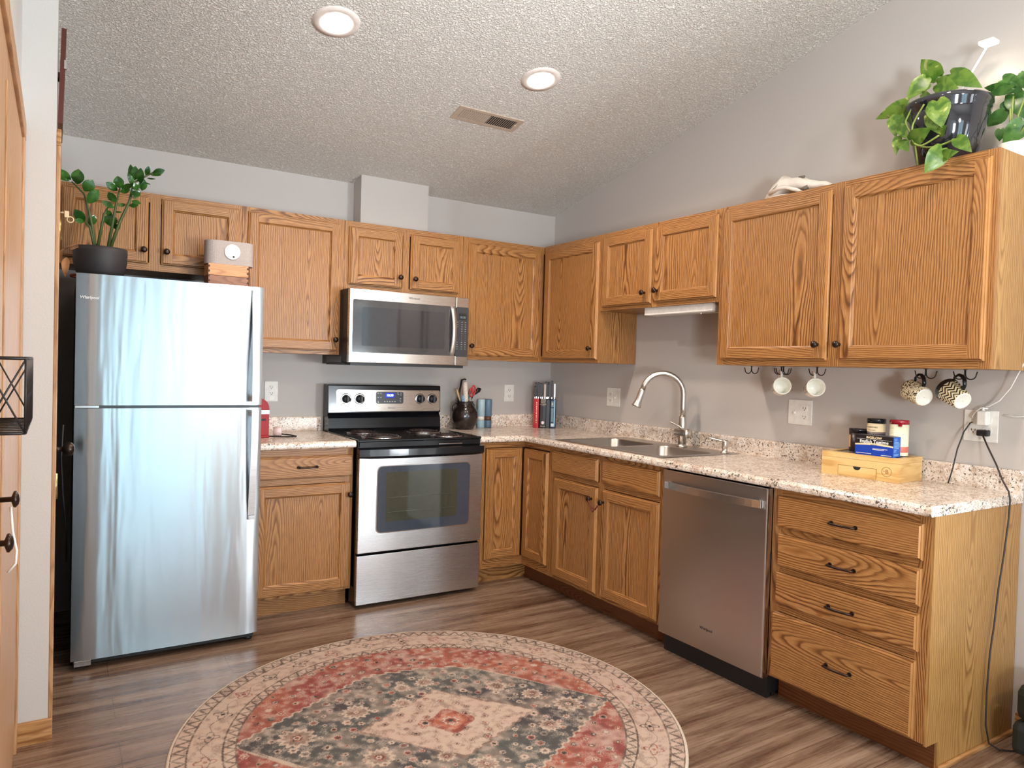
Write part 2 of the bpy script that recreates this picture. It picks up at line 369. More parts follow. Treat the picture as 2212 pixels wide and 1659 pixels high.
def curtain(x0,x1,y,label):
    b=MB(); n=90; vv=[]; ph=random.random()*9
    for k,z in enumerate((.03,.7,1.4,2.12)):
        for i in range(n+1):
            u=i/n; vv.append((x0+(x1-x0)*u+.01*math.sin(7*u+k), y+.035*math.sin(u*46+ph+.4*k)*(.45+.55*math.sin(u*11+ph)), z))
    b.add(vv,[(k*(n+1)+i,k*(n+1)+i+1,(k+1)*(n+1)+i+1,(k+1)*(n+1)+i) for k in range(3) for i in range(n)],0,True)
    o=b.build('sheer_curtain',sh.m); tag(o,label,'curtain')
curtain(-2.68,-2.0,YB+.07,'left half of the sheer curtains over the patio door behind the camera')
curtain(-1.99,-1.32,YB+.07,'right half of the sheer curtains over the patio door behind the camera')
# baseboards and left doors
struct(MB().box(XL,XS+.012,-1.463,-1.449,0,.078,b=.002).build('baseboard_corner',OAKTH))
struct(MB().box(-.014,0,YB,-3.118,0,.085,b=.002).build('baseboard_right',OAKTH))
struct(MB().box(XL,PD[0]-.07,YB,YB+.014,0,.085).build('baseboard_front',OAKTH))
def casing(nm,x,y0,y1,zt,w,t,ms):
    """door casing round an opening y0..y1 on a wall plane x, thickness t into the room"""
    b=MB()
    b.box(x,x+t,y1,y1+w,0,zt,0,.003); b.box(x,x+t,y0-w,y0,0,zt,0,.003); b.box(x,x+t*1.1,y0-w,y1+w,zt,zt+w,1,.003)
    return struct(b.build(nm,ms))
casing('trim_1',XL,-3.35,-1.512,2.035,.06,.014,[OAKT,OAKTH])
d1=struct(MB().box(XL-.001,XL+.006,-3.35,-1.512,0.01,2.035).build('door_1',OAKT))
for yy in (-3.2,-2.35):
    MB().box(XL+.006,XL+.010,yy,yy+.75,.12,1.95,b=.001).build('panel',OAKT,d1)
for yy,z in ((-2.42,1.005),(-2.66,.960)):
    MB().lathe([(.006,0),(.006,.022),(.018,.026),(.019,.030),(.012,.036),(.002,.038)],(XL+.008,yy,z),(1,0,0)).build('knob',BRONZE,d1,'dark bronze door knob')
casing('trim_2',XS,-1.392,-.78,2.04,.056,.013,[OAKT,OAKTH])
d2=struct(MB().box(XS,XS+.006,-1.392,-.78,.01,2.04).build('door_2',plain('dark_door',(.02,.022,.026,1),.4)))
MB().lathe([(.026,0),(.026,.004),(.010,.006),(.010,.026),(.022,.032),(.028,.046),(.026,.060),(.014,.068),(.002,.070)],(XS+.006,-1.0,.955),(1,0,0)).build('knob',BRONZE,d2,'round dark bronze door knob')
for z in (.868,1.775):
    b=MB().cyl((XS+.012,-1.380,z-.045),.006,.09); b.box(XS+.006,XS+.009,-1.38,-1.352,z-.045,z+.045)
    hg=b.build('hinge',BRASS,d2,'brass hinge')
    if z>1.5:
        MB().tube([(XS+.012,-1.380,z+.05),(XS+.022,-1.380,z+.052),(XS+.030,-1.380,z+.050)],.003).box(XS+.026,XS+.040,-1.388,-1.372,z+.035,z+.058,b=.002).tube([(XS+.044+.010*math.cos(a),-1.380,z+.030+.010*math.sin(a)) for a in [i*PI/6 for i in range(12)]],.0018,closed=True).build('door_stop',plain('cream_rubber',sr(225,205,165),.5),hg)
# reddish-brown wooden plaque leaning out from the wall over the door
o=MB(); 
def leanb(b,a0,a1,y0,y1,z0,z1,dx0,dx1):
    b.add([(XS+dx0,y0,z0),(XS+dx0+a1,y0,z0),(XS+dx0+a1,y1,z0),(XS+dx0,y1,z0),(XS+dx1,y0,z1),(XS+dx1+a1,y0,z1),(XS+dx1+a1,y1,z1),(XS+dx1,y1,z1)],[(0,3,2,1),(4,5,6,7),(0,1,5,4),(1,2,6,5),(2,3,7,6),(3,0,4,7)])
leanb(o,0,.015,-1.36,-1.08,2.14,2.47,.002,.010)
o.box(XS,XS+.010,-1.345,-1.3,2.30,2.32)
t_=o.build('wooden_plaque',plain('red_brown_wood',sr(84,34,24),.35)); tag(t_,'dark red-brown wooden plaque seen edge-on high on the left wall corner','plaque')
MB().box(XS+.019,XS+.026,-1.362,-1.350,2.33,2.36).build('clip',CHROME,t_)
# wire basket hanging on the left door
def basket():
    b=MB(); x0,x1,y0,y1,z0,z1=XL+.011,-3.130,-2.95,-2.62,1.200,1.322
    for z in (z0,z1): b.tube([(x0,y0,z),(x1-.006,y0,z),(x1,y0+.006,z),(x1,y1,z),(x0,y1,z)],.0022,6)
    for (x,y) in ((x0,y0),(x1,y0),(x1,y1),(x0,y1)): b.tube([(x,y,z0),(x,y,z1)],.0022,6)
    for y in (y0,y1):
        b.tube([(x0,y,z0),(x1,y,z1)],.0016,6); b.tube([(x0,y,z1),(x1,y,z0)],.0016,6)
    n=8
    for i in range(n):
        a=y0+(y1-y0)*i/n; c=y0+(y1-y0)*(i+1)/n
        b.tube([(x1,a,z0),(x1,c,z1)],.0020,6); b.tube([(x1,a,z1),(x1,c,z0)],.0020,6)
    for i in range(1,10): b.tube([(x0,y0+(y1-y0)*i/10,z0),(x1,y0+(y1-y0)*i/10,z0)],.0014,5)
    o=b.build('wire_basket',BLACKM); tag(o,'black crossed-wire basket hung on the oak door at the left edge','basket')
    return o
basket()
o=MB().tube([(-3.172,-2.40,.985),(-3.168,-2.40,.93),(-3.160,-2.40,.885),(-3.161,-2.40,.855),(-3.176,-2.40,.836)],.0028).build('white_cable',LCORD); tag(o,'short white cord hanging by the lower door knobs at left','cord')

# added pendant, ceiling lights and vent
t=thing('added_pendant_fixture','made-up round glass pendant added behind the camera for fill light','pendant lamp',(-1.5,-5.3,2.15))
MB().lathe([(.012,-.15),(.10,-.11),(.145,-.03),(.15,0),(.145,.03),(.10,.11),(.03,.15)],(0,0,0),n=32,caps=False).build('globe',gl.m,t)
MB().lathe([(.03,.15),(.03,.19),(.005,.20),(.005,.88)],(0,0,0),n=16).build('stem',BRONZE,t)
def onceil(x,y,d=0): 
    n=Vector((0,-SL,-1)).normalized(); return Vector((x,y,cz(y)))+n*d, n
LI=0
for i,(x,y,lab) in enumerate([(-2.122,-1.382,'round recessed ceiling light above the refrigerator side'),(-1.096,-1.391,'round recessed ceiling light nearer the sink wall'),(-2.12,-3.3,'added unseen recessed ceiling light over the dining end, left'),(-1.0,-3.3,'added unseen recessed ceiling light over the dining end, right')]):  # last two are unseen, added for more light
    p,n=onceil(x,y)
    t=thing('recessed_light',lab,'ceiling light',p,0,None)
    t.rotation_euler=Vector((0,0,-1)).rotation_difference(n).to_euler()
    MB().lathe([(.098,0),(.096,-.005),(.068,-.008),(.064,-.004)],(0,0,0),n=40,caps=False).build('trim_ring',TRIMW,t)
    MB().lathe([(.0635,-.003),(.03,-.004),(.001,-.004)],(0,0,0),n=32,caps=False).build('diffuser',LAMPM,t)
    l=bpy.data.lights.new('recessed_lamp','SPOT'); l.energy=38 if i<2 else 34; l.color=(1,.80,.66); l.spot_size=R(150); l.spot_blend=.6; l.shadow_soft_size=.06
    lo=bpy.data.objects.new('recessed_lamp',l); C.objects.link(lo); lo.location=p+n*.02; 
p,n=onceil(-1.152,-.975)
v=thing('ceiling_vent','tan louvered metal air vent set in the sloped ceiling','vent',p); v.rotation_euler=Vector((0,0,-1)).rotation_difference(n).to_euler()
VM=plain('vent_metal',sr(188,172,156),.45); b=MB()
for x0,x1,y0,y1 in ((-.195,.195,-.062,-.042),(-.195,.195,.042,.062),(-.195,-.165,-.042,.042),(.165,.195,-.042,.042)): b.box(x0,x1,y0,y1,-.005,0)
b.build('frame',VM,v)
MB().box(-.165,.165,-.042,.042,-.0025,-.0005).build('backing',plain('vent_dark',(.03,.028,.025,1),.8),v)
for k in range(26):
    x=-.158+k*.0126; s=1 if k<13 else -1
    MB().add([(x-.004*s,-.04,-.002),(x-.004*s,.04,-.002),(x+.004*s,.04,-.0065),(x+.004*s,-.04,-.0065),(x-.004*s+.001,-.04,-.002),(x-.004*s+.001,.04,-.002),(x+.004*s+.001,.04,-.0065),(x+.004*s+.001,-.04,-.0065)],[(0,1,2,3),(7,6,5,4),(0,4,5,1),(1,5,6,2),(2,6,7,3),(3,7,4,0)]).build('slat',VM,v)
MB().box(.16,.17,-.012,.012,-.012,-.005).build('lever',VM,v)

# ------------------------------------------------------------ cabinets
DPT=.305; ZB,ZT=1.3758,2.1533
def door_bm(x0,x1,z0,z1,yf,drawer=False,fw=.052):
    """overlay door: outer profile, frame, inner step, recessed panel. mats 0 vertical,1 horizontal,2 panel"""
    b=MB(); T=.020; rings=[(0,0),(0,-.008),(.003,-.012),(.006,-.012),(.009,-.020)]
    def rect(i,y): return [(x0+i,yf+y,z0+i),(x1-i,yf+y,z0+i),(x1-i,yf+y,z1-i),(x0+i,yf+y,z1-i)]
    for (a,ya),(c,yc) in zip(rings[:-1],rings[1:]):
        p=rect(a,ya); q=rect(c,yc)
        for k in range(4):
            b.add([p[k],p[(k+1)%4],q[(k+1)%4],q[k]],[(0,1,2,3)],1 if k in (0,2) else 3)
    b.add(rect(0,0),[(0,1,2,3)])
    i0=.009; y=yf-T
    if drawer: b.add(rect(i0,-T),[(0,1,2,3)],1); return b
    X0,X1,Z0,Z1=x0+i0,x1-i0,z0+i0,z1-i0; a0,a1,c0,c1=x0+fw,x1-fw,z0+fw,z1-fw
    for xa,xb,za,zb,m in ((X0,a0,Z0,Z1,0),(a1,X1,Z0,Z1,0),(a0,a1,Z0,c0,1),(a0,a1,c1,Z1,1)): b.add([(xa,y,za),(xb,y,za),(xb,y,zb),(xa,y,zb)],[(0,1,2,3)],m)
    st=[(fw,-T),(fw+.003,-T+.003),(fw+.004,-T+.007),(fw+.010,-T+.011)]
    for (a,ya),(c,yc) in zip(st[:-1],st[1:]):
        p=rect(a,ya); q=rect(c,yc)
        for k in range(4): b.add([p[k],p[(k+1)%4],q[(k+1)%4],q[k]],[(0,1,2,3)],1 if k in (0,2) else 0)
    b.add(rect(fw+.010,-T+.011),[(0,1,2,3)],2)
    return b
def knob(parent,x,y,z):
    return MB().lathe([(.008,0),(.006,.004),(.0055,.012),(.009,.016),(.0145,.021),(.0155,.026),(.012,.031),(.004,.0335)],(x,y,z),(0,-1,0),20).build('knob',BRONZE,parent)
def pull(parent,xc,y,z,w=.096):
    b=MB(); pts=[(xc-w/2,y,z)]+[(xc-w/2+w*t,y-.020-.006*math.sin(PI*t),z) for t in [k/8 for k in range(9)]]+[(xc+w/2,y,z)]
    b.tube(pts,.0048,8); b.cyl((xc-w/2,y,z),.008,.003,(0,-1,0)).cyl((xc+w/2,y,z),.008,.003,(0,-1,0))
    return b.build('handle',BRONZE,parent)
MD=[OAKV,OAKH,OAKP,EDGEM]
def cabinet(name,label,w,z0,z1,d,doors,loc=(0,0,0),rz=0,stiles=(),rails=(),toe=False,drawers=(),blank=(),endpanel=None,cat='cabinet',x0=0,ctop=None):
    """local x runs along the wall, -y into the room. doors: (x0,x1,z0,z1,knob x,knob z)"""
    t=thing(name,label,cat,loc,rz); yf=-d
    zb=.105 if toe else z0
    b=MB().box(x0,w,yf+.019,-.004,zb,ctop or z1)
    b.build('carcass',[OAKE if endpanel else OAKV],t)
    f=MB(); xs=[x0]+list(stiles)+[w]
    hz=[(z1-.045,z1),(zb,zb+.04)]+list(rails)
    for sx in [(x0,x0+.04),(w-.04,w)]+list(stiles): f.box(sx[0],sx[1],yf,yf+.019,zb,z1,0)
    g=sorted([(x0,x0+.04),(w-.04,w)]+list(stiles))
    for (a,c) in zip([q[1] for q in g[:-1]],[q[0] for q in g[1:]]):
        for r0,r1 in hz: f.box(a,c,yf+.0004,yf+.019,r0,r1,1)
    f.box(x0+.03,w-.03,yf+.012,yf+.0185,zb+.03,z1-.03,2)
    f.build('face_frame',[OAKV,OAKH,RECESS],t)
    for dd in doors:
        o=door_bm(*dd[:4],yf-.0004).build('door',MD,t)
        if len(dd)>4 and dd[4] is not None: knob(o,dd[4],yf-.0204,dd[5])
    for dd in drawers:
        o=door_bm(*dd[:4],yf-.0004,True).build('drawer',MD,t)
        if len(dd)>4: pull(o,dd[4],yf-.0204,dd[5])
    if toe:
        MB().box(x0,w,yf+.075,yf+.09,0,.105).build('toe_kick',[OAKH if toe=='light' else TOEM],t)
    return t
RZ=-PI/2
# wall cabinets, back wall (world x = loc.x + local x)
def back(name,label,xa,xb,z0,z1,d,doors,**k):
    return cabinet(name,label,xb-xa,z0,z1,d,[(a-xa,c-xa)+tuple(r[:2])+((r[2]-xa,r[3]) if len(r)>2 else ()) for a,c,*r in doors],loc=(xa,0,0),
       stiles=[(a-xa,c-xa) for a,c in k.pop('stiles',())],drawers=[(a-xa,c-xa)+tuple(r[:2])+((r[2]-xa,r[3]) if len(r)>2 else ()) for a,c,*r in k.pop('drawers',())],**k)
def right(name,label,ya,yb,z0,z1,d,doors,**k):
    cv=lambda L:[(-a+ya,-c+ya)+tuple(r[:2])+((-r[2]+ya,r[3]) if len(r)>2 else ()) for a,c,*r in L]
    return cabinet(name,label,ya-yb,z0,z1,d,cv(doors),loc=(0,ya,0),rz=RZ,stiles=[(-a+ya,-c+ya) for a,c in k.pop('stiles',())],drawers=cv(k.pop('drawers',())),**k)
back('wall_cabinet','short two-door oak wall cabinet over the refrigerator',-3.094,-2.262,1.766,ZT,DPT,
     [(-3.080,-2.712,1.800,2.134,-2.733,1.864),(-2.652,-2.280,1.800,2.133,-2.630,1.864)],stiles=[(-2.705,-2.655)])
back('wall_cabinet','tall single-door oak wall cabinet between refrigerator and microwave',-2.260,-1.697,ZB,ZT,DPT,
     [(-2.232,-1.724,1.396,2.130,-1.749,1.461)])
back('wall_cabinet','short two-door oak wall cabinet directly above the microwave',-1.695,-.922,1.752,ZT,DPT,
     [(-1.672,-1.339,1.787,2.122,-1.359,1.852),(-1.284,-.949,1.787,2.122,-1.262,1.850)],stiles=[(-1.332,-1.290)])
back('wall_cabinet','single-door oak wall cabinet in the corner, right of the microwave',-.920,-.002,ZB,ZT,DPT,
     [(-.884,-.330,1.398,2.118,-.862,1.463)],stiles=[(-.326,-.30)])
right('wall_cabinet','narrow single-door oak wall cabinet left of the sink window space',-.3265,-.928,ZB,ZT,DPT,
     [(-.352,-.919,1.396,2.112,-.876,1.462)])
right('wall_cabinet','short two-door oak wall cabinet over the sink',-.930,-1.861,1.690,ZT,DPT,
     [(-.960,-1.381,1.710,2.124,-1.341,1.770),(-1.415,-1.850,1.712,2.126,-1.440,1.775)],stiles=[(-1.376,-1.420)])
right('wall_cabinet','tall wide two-door oak wall cabinet at the right, with mugs hanging below',-1.863,-3.113,ZB,ZT,DPT,
     [(-1.891,-2.472,1.402,2.128,-2.436,1.469),(-2.530,-3.093,1.403,2.127,-2.539,1.468)],stiles=[(-2.475,-2.528)],endpanel=True)
# base cabinets
CD=.61; ZK=.8755
back('base_cabinet','oak base cabinet with one drawer between refrigerator and range',-2.262,-1.724,.105,ZK,CD,
     [(-2.243,-1.740,.117,.687,-1.749+.0,.625)],drawers=[(-2.243,-1.730,.722,.838,-1.977,.782)],rails=[(.69,.72)],toe='light')
def corner():
    t=thing('corner_base_cabinet','L-shaped oak corner base cabinet right of the range with two meeting doors','cabinet',(0,0,0))
    b=MB().box(-.942,-.004,-CD+.019,-.004,.105,ZK).box(-CD+.019,-.004,-.903,-CD+.0189,.105,ZK); b.build('carcass',OAKV,t)
    f=MB(); f.box(-.942,-.894,-CD,-CD+.018,.105,ZK,0).box(-.894,-CD,-CD,-CD+.018,ZK-.034,ZK,1).box(-.894,-CD,-CD,-CD+.018,.105,.158,1)
    f.box(-CD,-CD+.018,-.903,-.884,.105,ZK,0).box(-CD,-CD+.018,-.884,-CD,ZK-.034,ZK,1).box(-CD,-CD+.018,-.884,-CD,.105,.158,1)
    f.box(-.90,-CD+.012,-CD+.012,-CD+.0185,.15,.85,2).box(-CD+.012,-CD+.0185,-.89,-CD+.012,.15,.85,2)
    f.build('face_frame',[OAKV,OAKH,RECESS],t)
    door_bm(-.890,-.634,.160,.838,-CD-.0004).build('door',MD,t)
    # placed facing -x: local x -> world -y
    m2=door_bm(.626,.882,.160,.834,-CD-.0004); m2.xf(Matrix.Rotation(-PI/2,4,'Z')); m2.build('door',MD,t)
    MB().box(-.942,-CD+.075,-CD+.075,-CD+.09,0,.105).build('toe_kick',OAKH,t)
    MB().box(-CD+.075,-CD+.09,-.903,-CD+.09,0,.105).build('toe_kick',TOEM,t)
corner()
sinkcab=right('sink_base_cabinet','oak sink base cabinet with two false drawer fronts and two doors',-.905,-1.853,.105,ZK,CD,
     [(-.950,-1.349,.124,.698,-1.310,.634),(-1.392,-1.820,.123,.697,-1.412,.631)],drawers=[(-.924,-1.344,.728,.852),(-1.387,-1.816,.727,.852)],stiles=[(-1.350,-1.390)],rails=[(.70,.725)],toe=True,ctop=.70)
o=MB().tube([(-.656,-1.310,.634),(-.662,-1.33,.622),(-.664,-1.36,.600),(-.662,-1.385,.590),(-.660,-1.40,.612),(-.656,-1.412,.631),(-.664,-1.395,.605),(-.668,-1.37,.575),(-.664,-1.34,.610),(-.658,-1.312,.628)],.0035,6).build('tie_strap',plain('brown_leather',sr(110,50,38),.5)); tag(o,'brown leather strap looped between the two sink cabinet knobs','strap')
right('drawer_cabinet','oak base cabinet with four stacked drawers at the right end of the counter',-2.464,-3.093,.105,ZK,CD,[],
     drawers=[(-2.493,-3.070,.722,.847,-2.787,.786),(-2.499,-3.069,.565,.694,-2.787,.629),(-2.496,-3.067,.411,.539,-2.787,.472),(-2.485,-3.062,.112,.378,-2.787,.249)],rails=[(.695,.72),(.54,.563),(.38,.409)],toe=True)
def endp():
    b=MB(); y0,y1=-3.0935,-3.1035
    poly=[(-.61,.1),(-.535,.1),(-.535,0),(-.002,0),(-.002,ZK),(-.61,ZK)]
    b.prism(poly,lambda x,z:(x,y0,z),lambda x,z:(x,y1,z)); o=b.build('end_panel',OAKE); tag(o,'pale oak end panel closing the right end of the base cabinets','cabinet panel')
    o=MB().box(-.535,-.002,-3.1165,-3.1036,0,.018,b=.004).build('shoe_molding',OAKTH); tag(o,'thin oak shoe molding along the foot of the end panel','molding')
endp()
# ------------------------------------------------------------ countertops
PR=[(.0,.8775),(.175,.8775),(.585,.8775),(.615,.8775),(.640,.8775),(.646,.881),(.648,.889),(.647,.902),(.642,.910),(.634,.914),(.585,.914),(.175,.914),(.026,.914),(.020,.920),(.019,.990),(.016,.998),(.002,.9995),(.0,.998)]
def counterL(name,label,st,skip=()):
    """st: list of functions d -> (x,y)"""
    b=MB(); n=len(PR); vv=[(*f(max(d,.002)),z) for f in st for d,z in PR]; b.v=list(vv)
    for s in range(len(st)-1):
        for k in range(n):
            k2=(k+1)%n
            if s in skip and k in (1,10): continue
            b.f.append([s*n+k,s*n+k2,(s+1)*n+k2,(s+1)*n+k]); b.m.append(0); b.sm.append(False)
    for s in (0,len(st)-1): b.f.append([s*n+k for k in range(n)]); b.m.append(0); b.sm.append(False)
    return b
S_Y0,S_Y1=-.955,-1.785
b=counterL('c','',[lambda d:(-2.264,-d),lambda d:(-1.7215,-d)])
tag(b.build('countertop',GRAN),'short speckled laminate countertop between refrigerator and range','countertop')
b=counterL('c','',[lambda d:(-.952,-d),lambda d:(-d,-d),lambda d:(-d,S_Y0),lambda d:(-d,S_Y1),lambda d:(-d,-3.108)],skip=(2,))
ct=b.build('countertop',GRAN); tag(ct,'long L-shaped speckled laminate countertop running from the range past the sink','countertop')

# ------------------------------------------------------------ sink, faucet, dispenser
def ring(b,X0,X1,Y0,Y1,x0,x1,y0,y1,r,z,n=6):
    """flat frame between an outer rectangle and an inner rounded one"""
    inn=rrect(x0,x1,y0,y1,r,n); oc=[(X1,Y0),(X1,Y1),(X0,Y1),(X0,Y0)]; vv=[(*p,z) for p in inn]+[(*p,z) for p in oc]; N=len(inn)
    fs=[]
    for i in range(N):
        q=i//(n+1); j=(i+1)%N; qj=j//(n+1)
        fs.append((i,N+q,j)) if q==qj else fs.append((i,N+q,N+qj,j))
    b.add(vv,fs)
def sink():
    b=MB(); zr=.9175; X0,X1=-.605,-.062; Y0,Y1=-1.815,-.925
    by=[(-1.770,-1.385),(-1.345,-.970)]; bx0,bx1=-.565,-.185; ym=-1.365
    ring(b,X0,-.160,Y0,ym,bx0,bx1,by[0][0],by[0][1],.06,zr); ring(b,X0,-.160,ym,Y1,bx0,bx1,by[1][0],by[1][1],.06,zr)
    b.add([(-.160,Y0,zr),(X1,Y0,zr),(X1,Y1,zr),(-.160,Y1,zr)],[(0,1,2,3)])
    b.add([(X0,Y0,zr),(X1,Y0,zr),(X1,Y1,zr),(X0,Y1,zr),(X0-.004,Y0-.004,.9145),(X1+.004,Y0-.004,.9145),(X1+.004,Y1+.004,.9145),(X0-.004,Y1+.004,.9145)],[(0,1,5,4),(1,2,6,5),(2,3,7,6),(3,0,4,7)])
    o=b.build('stainless_sink',SINKM); tag(o,'stainless double-bowl drop-in sink set in the counter','sink')
    for (a,c) in by:
        m=MB(); L=[(0,.9175,.06),(.004,.912,.058),(.008,.76,.055),(.03,.738,.05)]; vv=[];N=0
        for ins,z,r in L:
            lp=rrect(bx0+ins,bx1-ins,a+ins,c-ins,r); N=len(lp); vv+=[(*p,z) for p in lp]
        fs=[(k*N+i,k*N+(i+1)%N,(k+1)*N+(i+1)%N,(k+1)*N+i) for k in range(len(L)-1) for i in range(N)]+[[3*N+i for i in range(N)]]
        m.add(vv,fs,0,True); m.sm[-1]=False
        bo=m.build('bowl',SINKM,o); 
        MB().lathe([(.042,0),(.040,.003),(.030,.001),(.002,.001)],((bx0+bx1)/2,(a+c)/2,.7385),n=24,caps=False).build('drain',CHROME,bo)
    return o
sink()
def faucet():
    t=thing('kitchen_faucet','tall brushed nickel gooseneck faucet behind the sink','faucet',(-.122,-1.466,.9178))
    MB().lathe([(.030,0),(.030,.005),(.024,.010),(.0225,.014)],(0,0,0),n=28).build('base',NICKEL,t)
    MB().lathe([(.0215,.012),(.0215,.135),(.0205,.138),(.0205,.165),(.0175,.170)],(0,0,0),n=28).build('body',NICKEL,t)
    dx,dy=Vector((-.83,.56)).normalized(); r=.115; H=.292; pts=[(0,0,.16),(0,0,.22),(0,0,H)]
    for k in range(1,15):
        a=PI*k/14*.93; u=r*(1-math.cos(a)); pts.append((dx*u,dy*u,H+r*math.sin(a)))
    MB().tube(pts,.0150,16).build('spout',NICKEL,t)
    e=Vector(pts[-1]); d=(Vector(pts[-1])-Vector(pts[-2])).normalized()
    MB().lathe([(.0165,0),(.0175,.012),(.0180,.06),(.021,.085),(.027,.100),(.027,.106),(.022,.108)],e,d,24).build('spray_head',NICKEL,t)
    c=Vector((.0,.045,.078)); ax=Vector((-.15,-1,0)).normalized()
    MB().lathe([(.021,0),(.0215,.003),(.0215,.088),(.025,.092),(.026,.112),(.024,.116),(.002,.117)],c,ax,26).build('valve',NICKEL,t)
    hp=c+ax*.105; MB().tube([hp+Vector((0,0,.01)),hp+Vector((-.03,.03,.035)),hp+Vector((-.075,.065,.062))],[.0048,.0042,.0036],8).build('lever',NICKEL,t)
faucet()
t=thing('soap_dispenser','small brushed nickel soap dispenser at the right corner of the sink','soap dispenser',(-.128,-1.780,.9178))
MB().lathe([(.023,0),(.023,.004),(.015,.010),(.013,.024),(.0165,.028),(.0165,.062),(.013,.068)],(0,0,0),n=22).build('body',NICKEL,t)
MB().tube([(0,0,.060),(-.02,.018,.066),(-.06,.048,.076),(-.068,.055,.073)],[.007,.0065,.005,.004],8).build('nozzle',NICKEL,t)

# ------------------------------------------------------------ refrigerator
def fridge():
    t=thing('refrigerator','tall stainless steel top-freezer refrigerator with black sides','refrigerator',(-2.6485,-.8736,0))
    w=.3780; MB().box(-w+.006,w-.006,.075,.80,.03,1.664,b=.006).build('cabinet',plain('fridge_side',(.010,.011,.013,1),.4),t)
    MB().box(-w+.01,w-.01,.040,.0745,.015,.040).build('kick_grille',BLACKM,t)
    def dr(nm,z0,z1):
        b=MB(); 
        # slightly bowed front sheet wrapped round a black liner
        n=16; vv=[]
        for k in range(n+1):
            x=-w+2*w*k/n; y=.0012*(2*k/n-1)**2
            if k in(0,n): y=.012
            vv+= [(x,y,z0),(x,y,z1)]
        b.add(vv,[(2*k,2*k+2,2*k+3,2*k+1) for k in range(n)],0,True)
        for z,s in ((z0,0),(z1,1)): b.add([(vv[2*k+s]) for k in range(n+1)]+[(w,.045,z),(-w,.045,z)],[list(range(n+3))],0)
        b.add([(-w,.012,z0),(-w,.045,z0),(-w,.045,z1),(-w,.012,z1),(w,.012,z0),(w,.045,z0),(w,.045,z1),(w,.012,z1)],[(0,1,2,3),(7,6,5,4)],0)
        b.box(-w+.004,w-.004,.0455,.0745,z0+.004,z1-.004,1)
        return b.build(nm,[STEELF,BLACKM],t)
    fz=dr('freezer_door',1.1215,1.6723); fd=dr('refrigerator_door',.0427,1.1085)
    def hnd(par,z0,z1):
        b=MB(); n=10
        for s in range(n):
            ta,tb=s/n,(s+1)/n
            def P(t): 
                z=z0+(z1-z0)*t; o=-.006-.045*math.sin(min(t,1)*PI/2)**1.1; return z,o
            (za,oa),(zb_,ob)=P(ta),P(tb)
            x0,x1=.322,.352
            b.add([(x0,oa,za),(x1,oa+.002,za),(x1,oa+.012,za),(x0,oa+.009,za),(x0,ob,zb_),(x1,ob+.002,zb_),(x1,ob+.012,zb_),(x0,ob+.009,zb_)],[(0,1,5,4),(1,2,6,5),(2,3,7,6),(3,0,4,7)]+([(0,3,2,1)] if s==0 else [])+([(4,5,6,7)] if s==n-1 else []))
        b.box(.326,.349,-.045,.004,min(z1,z1+(-.03 if z1>z0 else .03)),max(z1,z1+(-.03 if z1>z0 else .03)),0) if False else None
        b.box(.330,.348,-.042,.003,*( (z1+.004,z1+.030) if z1<z0 else (z1-.030,z1-.004)))
        b.box(.324,.351,-.012,.003,*( (z0-.02,z0) if z1<z0 else (z0,z0+.02)))
        return b.build('handle',STEEL,par)
    hnd(fz,1.655,1.135); hnd(fd,.585,1.100)
    MB().box(-w+.01,w-.01,.012,.044,1.1087,1.1213).build('door_gasket',DGREY,t)
    MB().box(-w,-w+.09,.0,.040,1.1092,1.1208,b=.002).build('hinge',CHROME,t,'bright metal middle hinge')
    MB().box(-w+.012,-w+.075,.004,.05,.0175,.0425,b=.002).build('hinge',CHROME,t,'bright metal bottom hinge bracket')
    for x in (-w+.03,w-.03): MB().lathe([(.018,0),(.018,.012),(.006,.014),(.006,.03)],(x,.062,0),n=16).build('foot',BLACKM,t)
    text('Whirlpool','logo',.0165,TEXTW,fz,(-.330,.0000,1.572),ext=.001,shear=.15,bold=.0004,label='raised silver maker lettering')
    MB().tube([(-.326+.016*math.cos(a),.0015,1.571+.0085*math.sin(a)+.004*math.cos(a)) for a in [i*PI/14+.4 for i in range(24)]],.0007,5).build('logo_swirl',CHROME,fz)
fridge()
def cords():
    o=MB().tube([(-3.065,-.86,1.04),(-3.070,-.84,.9),(-3.062,-.82,.75),(-3.050,-.80,.62),(-3.046,-.79,.45)],.004).build('black_cable',BLACKM); tag(o,'black cord hanging in the dark gap left of the refrigerator','cord')
cords()

